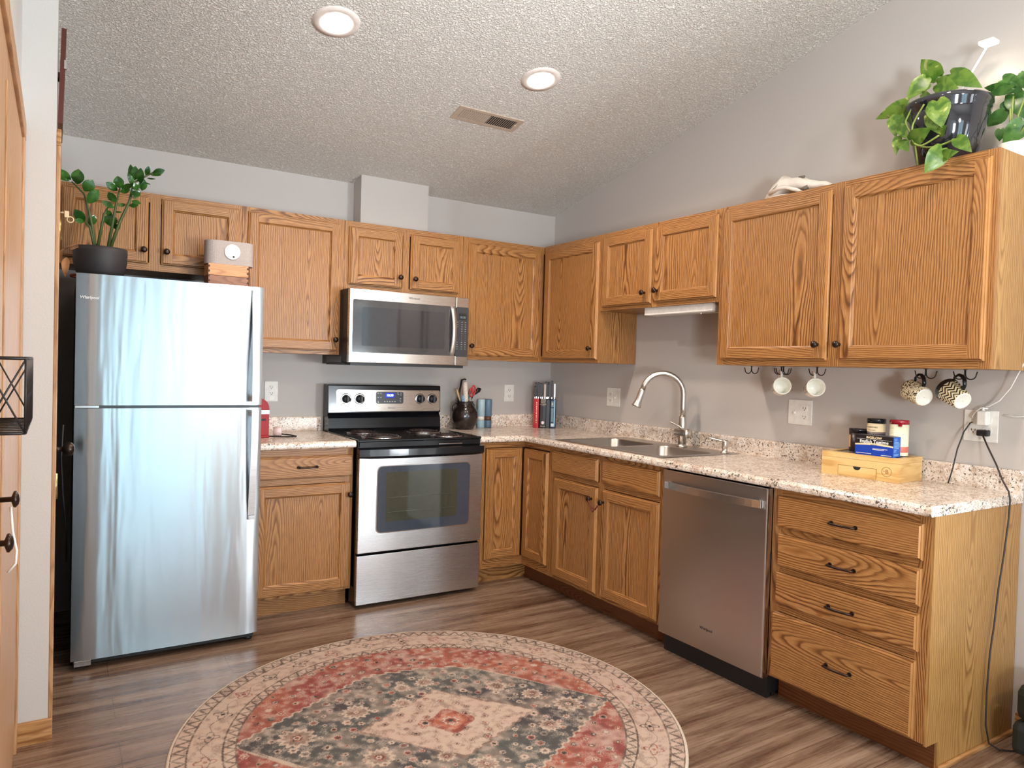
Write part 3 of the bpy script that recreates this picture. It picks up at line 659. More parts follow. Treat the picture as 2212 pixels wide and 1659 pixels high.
# ------------------------------------------------------------ range
def stove():
    t=thing('electric_range','stainless and black electric coil range','range',(-1.337,0,0))
    X=.379
    MB().box(-X+.002,X-.002,-.655,-.03,.02,.905).build('body',BLACKG,t)
    b=MB(); b.box(-X,X,-.668,-.13,.905,.9195,b=.004); b.box(-X+.008,X-.008,-.664,-.640,.878,.9045)
    ck=b.build('cooktop',BLACKG,t)
    MB().box(.10,.25,-.6690,-.6645,.8815,.8855).build('vent_strip',CHROME,ck)
    for (x,y,r) in ((-.201,-.545,.098),(-.218,-.290,.080),(.158,-.322,.098),(.183,-.590,.078)):
        q=MB().lathe([(r+.014,.0),(r+.016,.004),(r+.008,.006),(r,-.002+.0025),(r*.35,.0008),(.004,.0008)],(x,y,.9198),n=40,caps=False).build('drip_pan',CHROME,ck)
        pts=[]; turns=4 if r>.09 else 3
        for k in range(turns*28+1):
            a=2*PI*k/28; rr=.018+(r-.026)*(k/(turns*28)); pts.append((x+rr*math.cos(a),y+rr*math.sin(a),.9285))
        MB().tube(pts,.0048,7).build('coil',COIL,ck,'dark spiral heating coil')
    # backguard
    b=MB(); pr=[(-.03,.90),(-.13,.90),(-.135,.935),(-.128,.995),(-.118,1.008),(-.108,1.020),(-.128,1.030),(-.120,1.192),(-.112,1.198),(-.03,1.198)]
    b.prism(pr,lambda y,z:(-X+.006,y,z),lambda y,z:(X-.006,y,z))
    bg=b.build('backguard',BLACKG,t)
    tilt=lambda z: -.1285+(z-1.03)*.05
    b=MB(); b.prism(rrect(-.325,.368,1.036,1.168,.012),lambda x,z:(x,tilt(z)+.002,z),lambda x,z:(x,tilt(z)-.003,z))
    cp=b.build('control_panel',STEELW,t)
    MB().prism(rrect(-.073,.110,1.083,1.166-.008,.012),lambda x,z:(x,tilt(z)-.0028,z),lambda x,z:(x,tilt(z)-.0045,z)).build('display_panel',DGREY,cp)
    MB().prism([(-.014,1.119),(.050,1.119),(.050,1.151),(-.014,1.151)],lambda x,z:(x,tilt(z)-.0044,z),lambda x,z:(x,tilt(z)-.0052,z)).build('clock_display',plain('blue_display',(.0,.01,.25,1),.2,emis=(.01,.03,.9,1),es=.3),cp)
    text('10:30','clock_digits',.021,plain('digits_glow',(.3,.6,1,1),.5,emis=(.45,.8,1,1),es=2.5),cp,(.018,tilt(1.135)-.0056,1.135),ext=.0002,bold=.0005)
    m=MB()
    for k in range(5): m.box(-.020+k*.017,-.012+k*.017,tilt(1.096)-.0052,tilt(1.096)-.0044,1.093,1.098)
    for x,z in ((-.060,1.148),(-.042,1.148),(-.060,1.122),(-.042,1.122),(-.060,1.098),(-.058,1.091),(.072,1.150),(.093,1.150),(.075,1.140),(.092,1.138),(.090,1.115),(.088,1.105),(.090,1.095)): m.box(x-.004,x+.004,tilt(z)-.0052,tilt(z)-.0044,z-.0015,z+.0015)
    m.build('button_marks',TEXTW,cp)
    for x,z in ((-.266,1.112),(-.180,1.112),(.226,1.113),(.312,1.113)):
        y=tilt(z)-.003
        MB().lathe([(.035,0),(.034,.002),(.029,.003)],(x,y,z),(0,-1,0),28).build('knob_ring',CHROME,cp)
        kb=MB().lathe([(.026,.002),(.0255,.012),(.023,.020),(.004,.021)],(x,y,z),(0,-1,0),28); kb.box(x-.005,x+.005,y-.030,y-.018,z-.024,z+.026,b=.002)
        kk=kb.build('control_knob',BLACKP,cp); MB().box(x+.0052,x+.012,y-.027,y-.018,z-.02,z+.02,b=.002).build('grip',DGREY,kk)
        MB().box(x-.002,x+.002,y-.0005,y+.0002,z+.047,z+.050).build('position_mark',TEXTD,cp)
    text('Whirlpool','logo',.0115,TEXTD,cp,(.028,tilt(1.056)-.0032,1.056),ext=.0004,shear=.15)
    # door
    d=MB(); d.box(-X,X,-.686,-.657,.306,.838,b=.003); dr=d.build('oven_door',STEEL,t)
    MB().rr(-.279,.300,.407,.778,-.684,-.6885,.03).build('window_frame',CHROME,dr)
    g=MB().rr(-.273,.294,.412,.773,-.688,-.6900,.026).build('window_border',GLASSB,dr)
    MB().box(-.223,.215,-.6905,-.6899,.468,.739).build('window_glass',plain('oven_inner_glass',(.050,.055,.040,1),.05,spec=.9),dr)
    for z in (.60,.52): MB().tube([(-.21,-.6912,z),(.205,-.6912,z)],.0012,5).build('rack_line',plain('rack_dim',(.12,.12,.10,1),.4),dr)
    b=MB(); n=14
    pts=[(-X-.004+(2*X+.008)*k/n) for k in range(n+1)]
    vv=[]
    for x in pts:
        u=x/X; y=-.722+.022*u*u
        vv+=[(x,y,.832),(x,y+.002,.868),(x,-.664,.874),(x,-.664,.816),(x,y+.020,.816)]
    b.add(vv,[(5*k+j,5*k+(j+1)%5,5*k+5+(j+1)%5,5*k+5+j) for k in range(n) for j in range(5)]+[(0,1,2,3,4),tuple(5*n+j for j in range(5))])
    b.build('handle',BLACKG,dr,'wide glossy black door handle')
    MB().box(-X,X,-.680,-.657,.024,.292,b=.003).build('storage_drawer',STEEL,t)
    for x in (-.33,.33):
        for y in (-.60,-.10): MB().lathe([(.016,0),(.016,.012),(.006,.014),(.006,.022)],(x,y,0),n=14).build('foot',BLACKM,t)
stove()

# ------------------------------------------------------------ microwave
def micro():
    t=thing('microwave','over-the-range stainless microwave under the short cabinets','microwave',(-1.337,0,0)); X=.379
    b=MB(); b.box(-X+.002,X-.002,-.440,-.006,1.338,1.7505); b.box(-X,X,-.36,-.006,1.325,1.378,0)
    b.box(-X+.02,X-.02,-.45,-.02,1.319,1.3375); b.build('housing',BLACKM,t)
    MB().box(-X-.002,-X+.001,-.35,-.09,1.335,1.368).build('side_grille',DGREY,t)
    def face(nm,x0,x1,parent=t): return MB().box(x0,x1,-.473,-.4405,1.3345,1.7485,b=.004).build(nm,STEELW,parent)
    d=face('door',-X,.287); c=face('control_panel',.289,X)
    MB().rr(-.360,.286,1.392,1.690,-.470,-.4745,.010).build('door_glass',GLASSM,d)
    MB().rr(-.305,.215,1.43,1.65,-.4742,-.4749,.010).build('window',GLASSD,d,'darker inner viewing window')
    MB().rr(.289,.373,1.388,1.690,-.470,-.4745,.008).build('keypad',DGREY,c)
    MB().box(.308,.360,-.4752,-.4744,1.612,1.652).build('display',SLOT,c)
    text('10:30','clock_digits',.018,plain('dim_digits',(.15,.2,.22,1),.5,emis=(.3,.4,.45,1),es=.35),c,(.334,-.4755,1.628),ext=.0001)
    m=MB()
    for r in range(13):
        z=1.598-r*.0135
        for x in ((.300,.331,.355) if r in (0,1,2,8,9,10,11,12) else (.331,.355)):
            w=.0045 if r<5 or r>8 else .0016
            m.box(x-w,x+w,-.4750,-.4744,z-.0015,z+.0015)
    m.build('button_marks',plain('dim_lettering',sr(150,150,150),.5),c)
    b=MB(); n=14; vv=[]
    for k in range(n+1):
        z=1.392+.298*k/n; u=math.sin(PI*k/n); x=.250+.004*u; y=-.478-.028*u**.8
        vv+=[(x,y,z),(x+.028,y,z),(x+.028,y+.008,z),(x,y+.008,z)]
    b.add(vv,[(4*k+j,4*k+(j+1)%4,4*k+4+(j+1)%4,4*k+4+j) for k in range(n) for j in range(4)]+[(0,1,2,3),tuple(4*n+j for j in range(4))],0,True)
    b.build('handle',plain('satin_handle',(.78,.76,.74,1),.3,.9),d)
    text('Whirlpool','logo',.0165,TEXTD,d,(.012,-.4732,1.719),ext=.0006,shear=.15)
micro()

# ------------------------------------------------------------ dishwasher
def dishwasher():
    t=thing('dishwasher','stainless steel dishwasher between sink cabinet and drawers','dishwasher',(0,-1.856,0),RZ); w=.604
    MB().box(.004,w-.004,-.60,-.01,.02,.872).build('tub',BLACKM,t)
    MB().box(.006,w-.006,-.575,-.5985,.0,.090).build('kick_plate',BLACKM,t)
    b=MB().box(.004,w-.004,-.640,-.601,.092,.871,b=.004); d=b.build('door',STEELV,t)
    MB().box(w-.004,w+.0015,-.636,-.601,.092,.871).build('door_edge',CHROME,t)
    b=MB(); n=16; vv=[]
    for k in range(n+1):
        u=k/n; x=.030+(w-.055)*u; y=-.655-.030*math.sin(PI*u)**.7
        vv+=[(x,y,.787),(x,y,.817),(x,y+.010,.818),(x,y+.010,.786)]
    b.add(vv,[(4*k+j,4*k+(j+1)%4,4*k+4+(j+1)%4,4*k+4+j) for k in range(n) for j in range(4)]+[(0,1,2,3),tuple(4*n+j for j in range(4))])
    b.box(.030,.050,-.650,-.638,.787,.817).box(w-.045,w-.025,-.650,-.638,.787,.817)
    b.build('handle',plain('light_steel_handle',(.72,.69,.67,1),.28,1.0),d)
    text('Whirlpool','logo',.0175,DGREY,d,(.30,-.6405,.196),ext=.0008,shear=.15)
    MB().cyl((w-.02,-.56,0),.008,.09).build('leveling_leg',CHROME,t)
dishwasher()
t=thing('undercabinet_light','white fluorescent light bar under the short cabinet over the sink','light fixture',(-.235,-1.55,1.6895))
MB().prism([(-.25,-.038),(-.25,-.010),(-.245,0),(.25,0),(.25,-.040)],lambda y,z:(-.045,y,z),lambda y,z:(.045,y,z)).build('housing',WHITEP,t)
MB().box(-.040,.040,-.24,.24,-.043,-.0385,b=.002).build('diffuser_cover',plain('frosted_cover',sr(225,222,214),.4),t)
MB().cyl((-.03,-.16,-.052),.003,.012).build('switch',WHITEP,t)

# ------------------------------------------------------------ wall outlets
def outlet(label,loc,rz,w,h,items,group=None):
    t=thing('wall_outlet',label,'outlet',loc,rz)
    MB().box(-w/2,w/2,-.006,-.0002,-h/2,h/2,b=.0022).build('plate',WHITEP,t)
    for kind,x,z in items:
        if kind=='r':
            q=MB().rr(x-.0165,x+.0165,z-.0135,z+.0135,-.0055,-.0085,.008).build('receptacle',WHITEP,t)
            MB().box(x-.008,x-.0055,-.0090,-.0084,z-.003,z+.006).box(x+.0055,x+.008,-.0090,-.0084,z-.003,z+.005).cyl((x,-.0084,z-.008),.0026,.0006,(0,-1,0),8).build('slots',SLOT,q)
        elif kind=='s':
            MB().box(x-.005,x+.005,-.0075,-.0055,z-.012,z+.012).box(x-.0035,x+.0035,-.018,-.007,z-.008,z+.002,b=.001).build('toggle_switch',WHITEP,t)
        elif kind=='d': MB().cyl((x,-.0055,z),.009,.004,(0,-1,0),16,0,.008).build('dimmer_knob',WHITEP,t)
        elif kind=='n': MB().box(x-.014,x+.014,-.0085,-.0055,z-.012,z+.012,b=.001).build('night_light',plain('frosted_white',sr(240,240,235),.3),t)
        elif kind=='u': MB().box(x-.0165,x+.0165,-.0085,-.0055,z-.015,z+.015).box(x-.010,x+.010,-.0098,-.0084,z+.002,z+.008).build('usb_port',WHITEP,t)
    return t
outlet('white double outlet with night light on the wall beside the refrigerator',(-2.018,0,1.150),0,.078,.120,[('r',0,.025),('n',.004,-.040),('r',0,-.010)])
outlet('white double outlet on the back wall between pepper mill and knife block',(-.359,0,1.150),0,.080,.120,[('r',0,.021),('r',0,-.021)])
outlet('white outlet and toggle switch plate left of the faucet',(0,-.726,1.158),RZ,.130,.122,[('r',-.023,.021),('r',-.023,-.021),('s',.023,0)])
outlet('white outlet and toggle switch plate below the white mugs',(0,-2.132,1.154),RZ,.133,.122,[('r',.027,.021),('r',.027,-.021),('s',-.027,0)])
outlet('white double-wide outlet plate with chargers near the counter end',(0,-2.951,1.156),RZ,.125,.124,[('u',-.025,.024),('r',-.025,-.018),('r',.025,.024),('r',.025,-.018)])

# ------------------------------------------------------------ on the counter, left piece
def mixer():
    t=thing('stand_mixer','red small appliance with domed top half hidden behind the refrigerator','appliance',(-2.168,-.30,.9145))
    red=plain('red_enamel',(.33,.003,.008,1),.38,spec=.3)
    def dome(w,z0,z1): 
        n=14; return [(-w,z0)]+[(w,z0)]+[(w*math.cos(a)*1.0,z1-.055+.055*math.sin(a)) for a in [PI*k/n for k in range(n+1)]]
    MB().prism(dome(.052,.012,.212),lambda x,z:(x,-.075,z),lambda x,z:(x,.10,z),smooth=False).build('body',red,t)
    MB().box(-.054,.054,-.083,.11,.0,.014,b=.004).build('base',red,t)
    MB().box(-.0525,.0525,-.0765,.101,.128,.148).build('band',plain('silver_band',(.4,.4,.4,1),.3,.9),t)
    MB().lathe([(.012,0),(.014,.006),(.010,.022),(.002,.024)],(-.04,-.075,.172),(0,-1,0),16).build('knob',red,t)
    MB().box(.004,.034,-.0775,-.0750,.092,.102,b=.001).build('badge',BLACKP,t)
mixer()
o=MB().lathe([(.0,0),(.023,.0),(.026,.044),(.024,.045),(.021,.004)],(-2.075,-.30,.9412),(1,-.3,0),20,caps=False).build('white_cup',plain('pale_pink_plastic',sr(225,205,205),.4)); tag(o,'small pale plastic cup lying on its side beside the red appliance','cup')
o=MB().tube([(-2.11,-.36,.9205),(-2.04,-.37,.918),(-1.99,-.38,.918),(-1.965,-.365,.918),(-1.985,-.33,.921),(-2.045,-.315,.928)],.0035).build('looped_cable',BLACKM); tag(o,'black looped cord lying on the left countertop','cord')
# ------------------------------------------------------------ crock with utensils, mills
CK=(-.792,-.145,.9145)
t=thing('utensil_crock','round dark brown stoneware crock with two loop handles holding utensils','crock',CK)
CER=plain('dark_brown_glaze',(.018,.011,.010,1),.22,coat=.3)
MB().lathe([(.055,0),(.062,.004),(.082,.040),(.091,.080),(.087,.120),(.068,.150),(.055,.165),(.057,.178),(.060,.184),(.056,.185),(.052,.176),(.050,.165),(.066,.145),(.066,.03),(.002,.02)],(0,0,0),n=40,caps=False).build('body',CER,t)
for a in (R(188),R(20)):
    dx,dy=math.cos(a),math.sin(a); MB().tube([(dx*.058,dy*.058,.168),(dx*.078,dy*.078,.172),(dx*.093,dy*.093,.155),(dx*.096,dy*.096,.125),(dx*.088,dy*.088,.112)],.0065,8).build('handle',CER,t)
def ut(nm,label,mb,mat): o=mb.build(nm,mat); tag(o,label,nm.replace('_',' ')); return o
cx,cy_,cz_=CK
P=lambda x,y,z:(cx+x,cy_+y,cz_+z)
ut('wooden_spoon','pale wooden spoon leaning left in the crock',MB().tube([P(-.015,-.0,.03),P(-.040,-.004,.19),P(-.056,-.004,.235),P(-.064,-.004,.262)],[.005,.006,.016,.010],8,flat=.5),plain('pale_wood',sr(196,160,120),.5))
ut('rolling_pin_handle','white speckled cylinder handle standing in the crock',MB().tube([P(-.004,-.018,.05),P(-.005,-.02,.20),P(-.016,-.022,.315)],.0165,14),plain('speckled_white',sr(214,204,194),.5,var=.25,scale=200))
ut('kitchen_tongs','black and silver tongs standing behind the white handle',MB().tube([P(-.02,.016,.03),P(-.036,.012,.22),P(-.024,.006,.325)],.005,6).tube([P(-.02,.016,.03),P(-.046,.012,.20),P(-.026,.006,.330)],.005,6).tube([P(-.024,.006,.325),P(-.006,.002,.332),P(.004,.002,.328)],.006,6),BLACKP)
sc=thing('scissors','scissors with red looped handles standing in the crock','scissors',P(.026,-.030,.06)); RED=plain('red_plastic',(.5,.02,.03,1),.35)
MB().box(-.006,.006,-.001,.001,-.02,.15).build('blade',CHROME,sc)
for dx,zz,r in ((.004,.185,.020),(.020,.200,.020)):
    MB().tube([(dx+r*.62*math.cos(a),-.002,zz+r*1.5*math.sin(a)) for a in [i*PI/9 for i in range(18)]],.0048,6,closed=True).build('handle_loop',RED,sc)
ut('slotted_spoon','black slotted spoon leaning right in the crock',MB().tube([P(.03,.004,.04),P(.042,.0,.18),P(.055,-.008,.225),P(.075,-.01,.245),P(.098,-.012,.262),P(.112,-.012,.268)],[.005,.006,.008,.019,.022,.009],10,flat=.7),BLACKG)
ut('dish_brush','teal striped brush in the crock behind the slotted spoon',MB().tube([P(.01,.03,.05),P(.030,.028,.19),P(.060,.03,.262)],[.006,.010,.012],8),plain('teal_plastic',(.03,.30,.28,1),.4))
ut('whisk_handle','small blue and white handle at the left of the crock',MB().tube([P(-.022,-.030,.06),P(-.032,-.032,.19),P(-.038,-.036,.225)],[.006,.009,.006],8),plain('blue_plastic',(.15,.35,.6,1),.4,var=.3,scale=120))
for nm,lab,x,c1,c2,glc in (('salt_mill','pale blue salt mill left of its dark blue twin',-.632,sr(170,196,205),sr(150,180,192),sr(225,222,215)),('pepper_mill','slate blue pepper mill right of its pale twin',-.576,sr(92,120,142),sr(80,106,128),sr(96,66,50))):
    t=thing(nm,lab,'pepper mill' if nm[0]=='p' else 'salt mill',(x,-.085,.9145))
    MB().lathe([(.0255,0),(.0265,.002),(.0265,.050),(.0255,.051)],(0,0,0),n=28).build('base',plain(nm+'_base',c2,.4),t)
    MB().lathe([(.0245,.0512),(.0245,.0788)],(0,0,0),n=28).build('grinder_window',plain(nm+'_window',glc,.15),t)
    MB().lathe([(.0255,.079),(.0265,.080),(.0265,.190),(.0250,.195),(.002,.196)],(0,0,0),n=28).build('top',plain(nm+'_top',c1,.4),t)
# ------------------------------------------------------------ knife block shaped like books
KB=(-.165,-.185,.9145); kr=-.55
t=thing('knife_block','knife block made of three book-shaped covers in the counter corner','knife block',KB,kr)
def book(x0,x1,y0,mat,h=.205):
    b=MB(); b.prism([(x0,y0+.012),(x0+.004,y0+.003),((x0+x1)/2,y0),(x1-.004,y0+.003),(x1,y0+.012),(x1,.07),(x0,.07)],lambda x,y:(x,y,.0),lambda x,y:(x,y,h)); return b.build('book_cover',mat,t)
GOLD=plain('gold_lettering',sr(225,205,160),.4)
b1=book(-.085,-.046,-.045,plain('red_cover',sr(178,30,38),.3)); b1['label']='red book cover'
m=MB()
for k,hh in enumerate((.006,.009,.005,.008,.006,.010,.005,.007,.009,.006,.005,.008)): m.box(-.068,-.063,-.0456,-.0430,.035+k*.0125,.035+k*.0125+hh)
m.build('spine_lettering',GOLD,b1)
b2=book(-.043,.004,-.05,plain('black_cover',(.012,.011,.012,1),.3)); b2['label']='black book cover'
for s,z,h in (("STEDMAN'S",.188,.0075),('MEDICAL',.177,.0075),('DICTIONARY',.166,.0075),('ILLUSTRATED',.157,.004)): text(s,'title',h,GOLD,b2,(-.0195,-.0502,z),ext=.0004)
MB().lathe([(.011,0),(.011,.001)],(-.0195,-.0495,.038),(0,-1,0),20).build('emblem',plain('silver_emblem',sr(215,205,205),.4),b2)
MB().box(-.036,-.003,-.0505,-.0480,.197,.2).box(-.036,-.003,-.0505,-.0480,.012,.015).build('gilt_line',GOLD,b2)
b3=book(.030,.072,-.05,plain('navy_cover',(.01,.03,.07,1),.3)); b3['label']='blue patterned book cover'
MB().box(.036,.054,-.0505,-.0480,.150,.190).build('title_panel',plain('teal_panel',(.02,.08,.10,1),.35),b3); MB().box(.036,.054,-.0505,-.0480,.045,.142).build('title_panel',plain('teal_panel',(.02,.08,.10,1),.35),b3)
MB().box(.057,.064,-.0505,-.0475,.012,.200).build('blue_stripe',plain('sky_stripe',sr(120,180,225),.35),b3)
MB().box(.037,.060,-.0503,-.0480,.012,.034).build('publisher_mark',plain('white_mark',sr(200,215,225),.4),b3)
MB().box(.041,.049,-.0508,-.0490,.172,.176).box(.041,.049,-.0508,-.0490,.164,.168).build('spine_lettering',GOLD,b3)
MB().box(.0045,.0295,-.02,.07,0,.198).build('block_core',BLACKM,t)
# knives: root moved into world space at each slot
def knife(label,x,y,h,mat,w=.014,d=.020,group='knives in the book-shaped block',tilt=0.0):
    M=Matrix.Translation(KB)@Matrix.Rotation(kr,4,'Z'); p=M@Vector((x,y,.207))
    k=thing('kitchen_knife',label,'knife',p,kr,group); k.rotation_euler=(tilt*.5,tilt,kr)
    MB().box(-.0012,.0012,-d/2,d/2,-.001,.010).build('bolster',CHROME,k)
    MB().prism([(-d/2,.0101),(d/2,.0101),(d/2*.8,h*.5),(d/2*1.05,h-.006),(d*.25,h),(-d/2*.9,h-.004),(-d/2*.7,h*.5)],lambda a,z:(-w/2,a,z),lambda a,z:(w/2,a,z)).build('handle',mat,k)
for x,y,h in ((-.078,-.02,.085),(-.066,.0,.110),(-.054,-.02,.112),(-.036,-.02,.108),(-.024,-.015,.104),(.012,.0,.105),(.004,-.03,.118),(.020,.03,.115)):
    knife('black-handled knife standing in the book-shaped knife block',x,y,h,BLACKP,tilt=random.uniform(-.06,.06))
knife('pale-handled knife in the middle of the knife block',-.009,-.03,.105,plain('tan_handle',sr(190,165,148),.4),w=.013,group=None)
knife('tall black knife with round end above the blue book cover',.040,-.02,.125,BLACKP,w=.014,d=.02,group=None)
knife('slim silver-edged knife at the right end of the block',.060,-.02,.108,plain('silver_handle',(.5,.5,.5,1),.3,.8),w=.008,group=None)

# ------------------------------------------------------------ bamboo box with tea
bx=thing('bamboo_tea_box','pale bamboo box with glass lid and small drawer on the right counter','box',(-.245,-2.771,.9145),-PI/2-.0)
# local x -> world -y ; box spans local x -.325..0, y 0..0.215
def bamboo():
    rot=-PI/2+.10
    bx.rotation_euler=(0,0,rot); H=.098; D=.205; Wd=.325
    b=MB(); T=.010
    b.box(-Wd,0,0,T,.0,H-.022).box(-Wd,0,D-T,D,0,H-.022).box(-Wd,-Wd+T,T,D-T,0,H-.022).box(-T,0,T,D-T,0,H-.022).box(-Wd+T,-T,T,D-T,0,.008)
    b.build('body',BAMB,bx)
    l=MB(); z0,z1=H-.0212,H
    l.box(-Wd,0,0,.03,z0,z1).box(-Wd,0,D-.02,D,z0,z1).box(-Wd,-Wd+.025,.03,D-.02,z0,z1).box(-.025,0,.03,D-.02,z0,z1)
    lid=l.build('lid',BAMB,bx); MB().box(-Wd+.025,-.025,.03,D-.02,H-.006,H-.003).build('glass_panel',plain('smoked_glass',(.10,.10,.095,1),.05,spec=.9),lid)
    MB().box(-.20,-.178,-.003,-.0002,H-.020,H-.017,b=.001).build('lid_lip',plain('pale_lip',sr(235,215,180),.5),lid)
    d=MB(); n=10; ol=[(-.250,.006),(-.092,.006),(-.092,.045),(-.155,.045)]+[(-.171+.016*math.cos(a),.045+-.014*math.sin(a)) for a in [PI*k/n for k in range(1,n)]]+[(-.187,.045),(-.250,.045)]
    d.prism(ol,lambda x,z:(x,-.0005,z),lambda x,z:(x,-.0022,z)); d.build('drawer',BAMB,bx)
    MB().box(-.187,-.155,-.0006,-.0001,.030,.046).build('finger_notch',SLOT,bx)
    MB().box(-.2515,-.2502,-.0008,-.0001,.005,.047).box(-.0918,-.0905,-.0008,-.0001,.005,.047).box(-.2515,-.0905,-.0008,-.0001,.0452,.0465).build('drawer_gap',plain('gap_brown',sr(110,75,40),.6),bx)
    BR=plain('burned_mark',sr(150,105,60),.6)
    MB().tube([(-.050+.019*math.cos(a),-.0006,.040+.019*math.sin(a)) for a in [i*PI/16 for i in range(32)]],.0008,4,closed=True).build('emblem_ring',BR,bx)
    text('B','emblem_letter',.024,BR,bx,(-.049,-.0004,.039),ext=.0003)
    text('+','emblem_letter',.014,BR,bx,(-.060,-.0004,.041),ext=.0003)
    return Matrix.Translation(bx.location)@Matrix.Rotation(rot,4,'Z'),rot,H
MBX,BROT,BH=bamboo()
def onbox(name,label,cat,x,y,rz=0): 
    p=MBX@Vector((x,y,BH+.0003)); return thing(name,label,cat,p,BROT+rz)
t=onbox('tea_carton','blue and black carton of tea bags on the bamboo box','carton',-.112,.046)
w,h,d=.155,.082,.062
MB().box(-w/2,w/2,-d/2,d/2,0,h).build('carton',[plain('tea_blue',(.008,.05,.40,1),.35)],t)
e=.0004; y=-d/2-e
MB().box(-w/2,w/2,y-e,y+e*.9,.046,h).build('front_band',plain('tea_black',(.012,.01,.012,1),.35),t)
n=10; MB().prism([(-w/2+w*k/n,.045+.004*math.sin(PI*k/n)-.006) for k in range(n+1)]+[(w/2-w*k/n,.045+.006*math.sin(PI*(1-k/n))) for k in range(n+1)],lambda x,z:(x,y+e*.9,z),lambda x,z:(x,y-e*1.5,z)).build('cream_swoosh',plain('cream_print',sr(232,214,176),.5),t)
CRM=plain('cream_print',sr(232,214,176),.5)
text('BIGELOW','title',.0125,CRM,t,(0,y-e*2,.073),ext=.0003,sx=1.15,bold=.0003)
text('English Teatime','title',.0185,TEXTW,t,(0,y-e*2,.0565),ext=.0003,bold=.0003)
text('BLACK TEA','title',.005,TEXTD,t,(0,y-e*3,.0445),ext=.0002)
MB().box(-.005,.055,y-e,y+e*.9,.028,.030).box(-.005,.042,y-e,y+e*.9,.024,.026).box(-w/2+.006,-.01,y-e,y+e*.9,.006,.008).box(.03,w/2-.006,y-e,y+e*.9,.004,.006).box(-w/2+.006,w/2-.006,y-e*2,y,.0655,.0662).build('fine_print',TEXTW,t)
MB().box(w/2,w/2+e,-d/2,d/2,0,h).build('side_panel',plain('bright_blue',(.01,.13,.62,1),.35),t)
m=MB()
for k,(ww,z) in enumerate(((.026,.074),(.022,.067),(.034,.060),(.044,.055),(.046,.050),(.046,.045),(.046,.040),(.040,.035),(.020,.028),(.016,.022),(.040,.010),(.034,.006))): m.box(w/2+e,w/2+e*2,-.024,-.024+ww,z,z+.0022)
m.build('fine_print',plain('pale_blue_print',sr(150,200,240),.5),t)
m=MB().box(-w/2+.001,w/2-.001,-d/2+.001,d/2-.001,h,h+.0004).build('top_panel',plain('dark_top',(.05,.05,.06,1),.4),t)
def tin(label,x,y,r,z0,h,lid,body,lidh,extra=None):
    t=onbox('tea_tin',label,'tin',x,y); t.location.z+=z0
    MB().lathe([(r-.001,0),(r,.002),(r,h-lidh)],(0,0,0),n=32).build('can',body,t)
    MB().lathe([(r+.0012,h-lidh),(r+.0012,h-.003),(r-.001,h),(.002,h-.0005)],(0,0,0),n=32).build('lid',lid,t); return t
def canmat(name,stops):
    t=NT(name); z=t.sep(t.coord())[2]; t.set(Base_Color=t.ramp(t.math('MULTIPLY',z,5.0),stops,'CONSTANT'),Roughness=.35); return t.m
t=tin('dark round tin with cream label at the left of the tea group',-.228,.115,.036,0,.100,BLACKG,plain('dark_tin',(.03,.018,.016,1),.3),.016)
q=MB(); q.add([(-.0365*math.cos(a)*1.0,-.0365*math.sin(a),z) for z in (.020,.072) for a in [R(40+8*k) for k in range(4)]],[(k,k+1,k+5,k+4) for k in range(3)]); q.build('label_patch',plain('tan_label',sr(215,180,130),.5),t)
t=tin('cream tin with black lid and dark purple picture behind the tea carton',-.158,.128,.036,0,.148,BLACKG,canmat('cream_tin',[(0,sr(70,60,85)),(.42,sr(110,100,95)),(.46,sr(232,214,176))]),.020)
text('LAMERTY VALE','title',.0085,TEXTD,t,(0,-.0375,.112),ext=.0002,sx=.8)
text('Herbal Infusion','title',.006,TEXTD,t,(0,-.0375,.100),ext=.0002,sx=.8)
t=tin('pale yellow tin with red lid at the right of the tea group',-.060,.120,.036,0,.150,plain('red_lid',(.30,.005,.02,1),.15,coat=.4),canmat('pale_tin',[(0,sr(40,45,40)),(.012,sr(238,238,214)),(.08,sr(214,120,100)),(.20,sr(236,238,210))]),.018)
m=MB()
for k in range(11):
    z=.118-k*.0068
    m.add([(.0362*math.cos(R(a)),.0362*math.sin(R(a)),z+dz) for dz in (0,.0012) for a in (205,220,235,250,262)],[(j,j+1,j+6,j+5) for j in range(4)])
m.build('fine_print',plain('yellow_print',sr(190,185,140),.5),t)
MB().box(.012,.026,-.040,-.033,.124,.133,b=.001).build('clasp',plain('red_lid',(.30,.005,.02,1),.15),t)

# ------------------------------------------------------------ hooks and mugs
HZ=1.3755
def hook(label,y,x=-.165,rot=0):
    t=thing('mug_hook',label,'hook',(x,y,HZ-.0005),rot)
    MB().cyl((0,0,-.002),.007,.002).build('mount',BLACKM,t)
    b=MB(); b.tube([(0,0,0),(0,0,-.020)],.0022,6)
    for s in (1,-1): b.tube([(0,.001*s,0),(0,.0015*s,-.020)]+[(0,s*(.0205-.019*math.cos(a)),-.020-.018*math.sin(a)) for a in [PI*k/9*.86 for k in range(10)]]+[(0,s*.043,-.008)],.0024,6)
    b.build('double_hook',BLACKM,t)
    return t
hook('leftmost black double hook under the cabinet, empty',-1.963)
hook('black double hook carrying the left white mug',-2.165,-.185)
hook('black double hook just behind the one with the left white mug',-2.082,-.09)
hook('black double hook carrying the right white mug',-2.340,-.18)
hook('black double hook carrying the speckled mug',-2.815,-.165)
hook('rightmost black double hook, carrying the zigzag mug',-2.962,-.165)
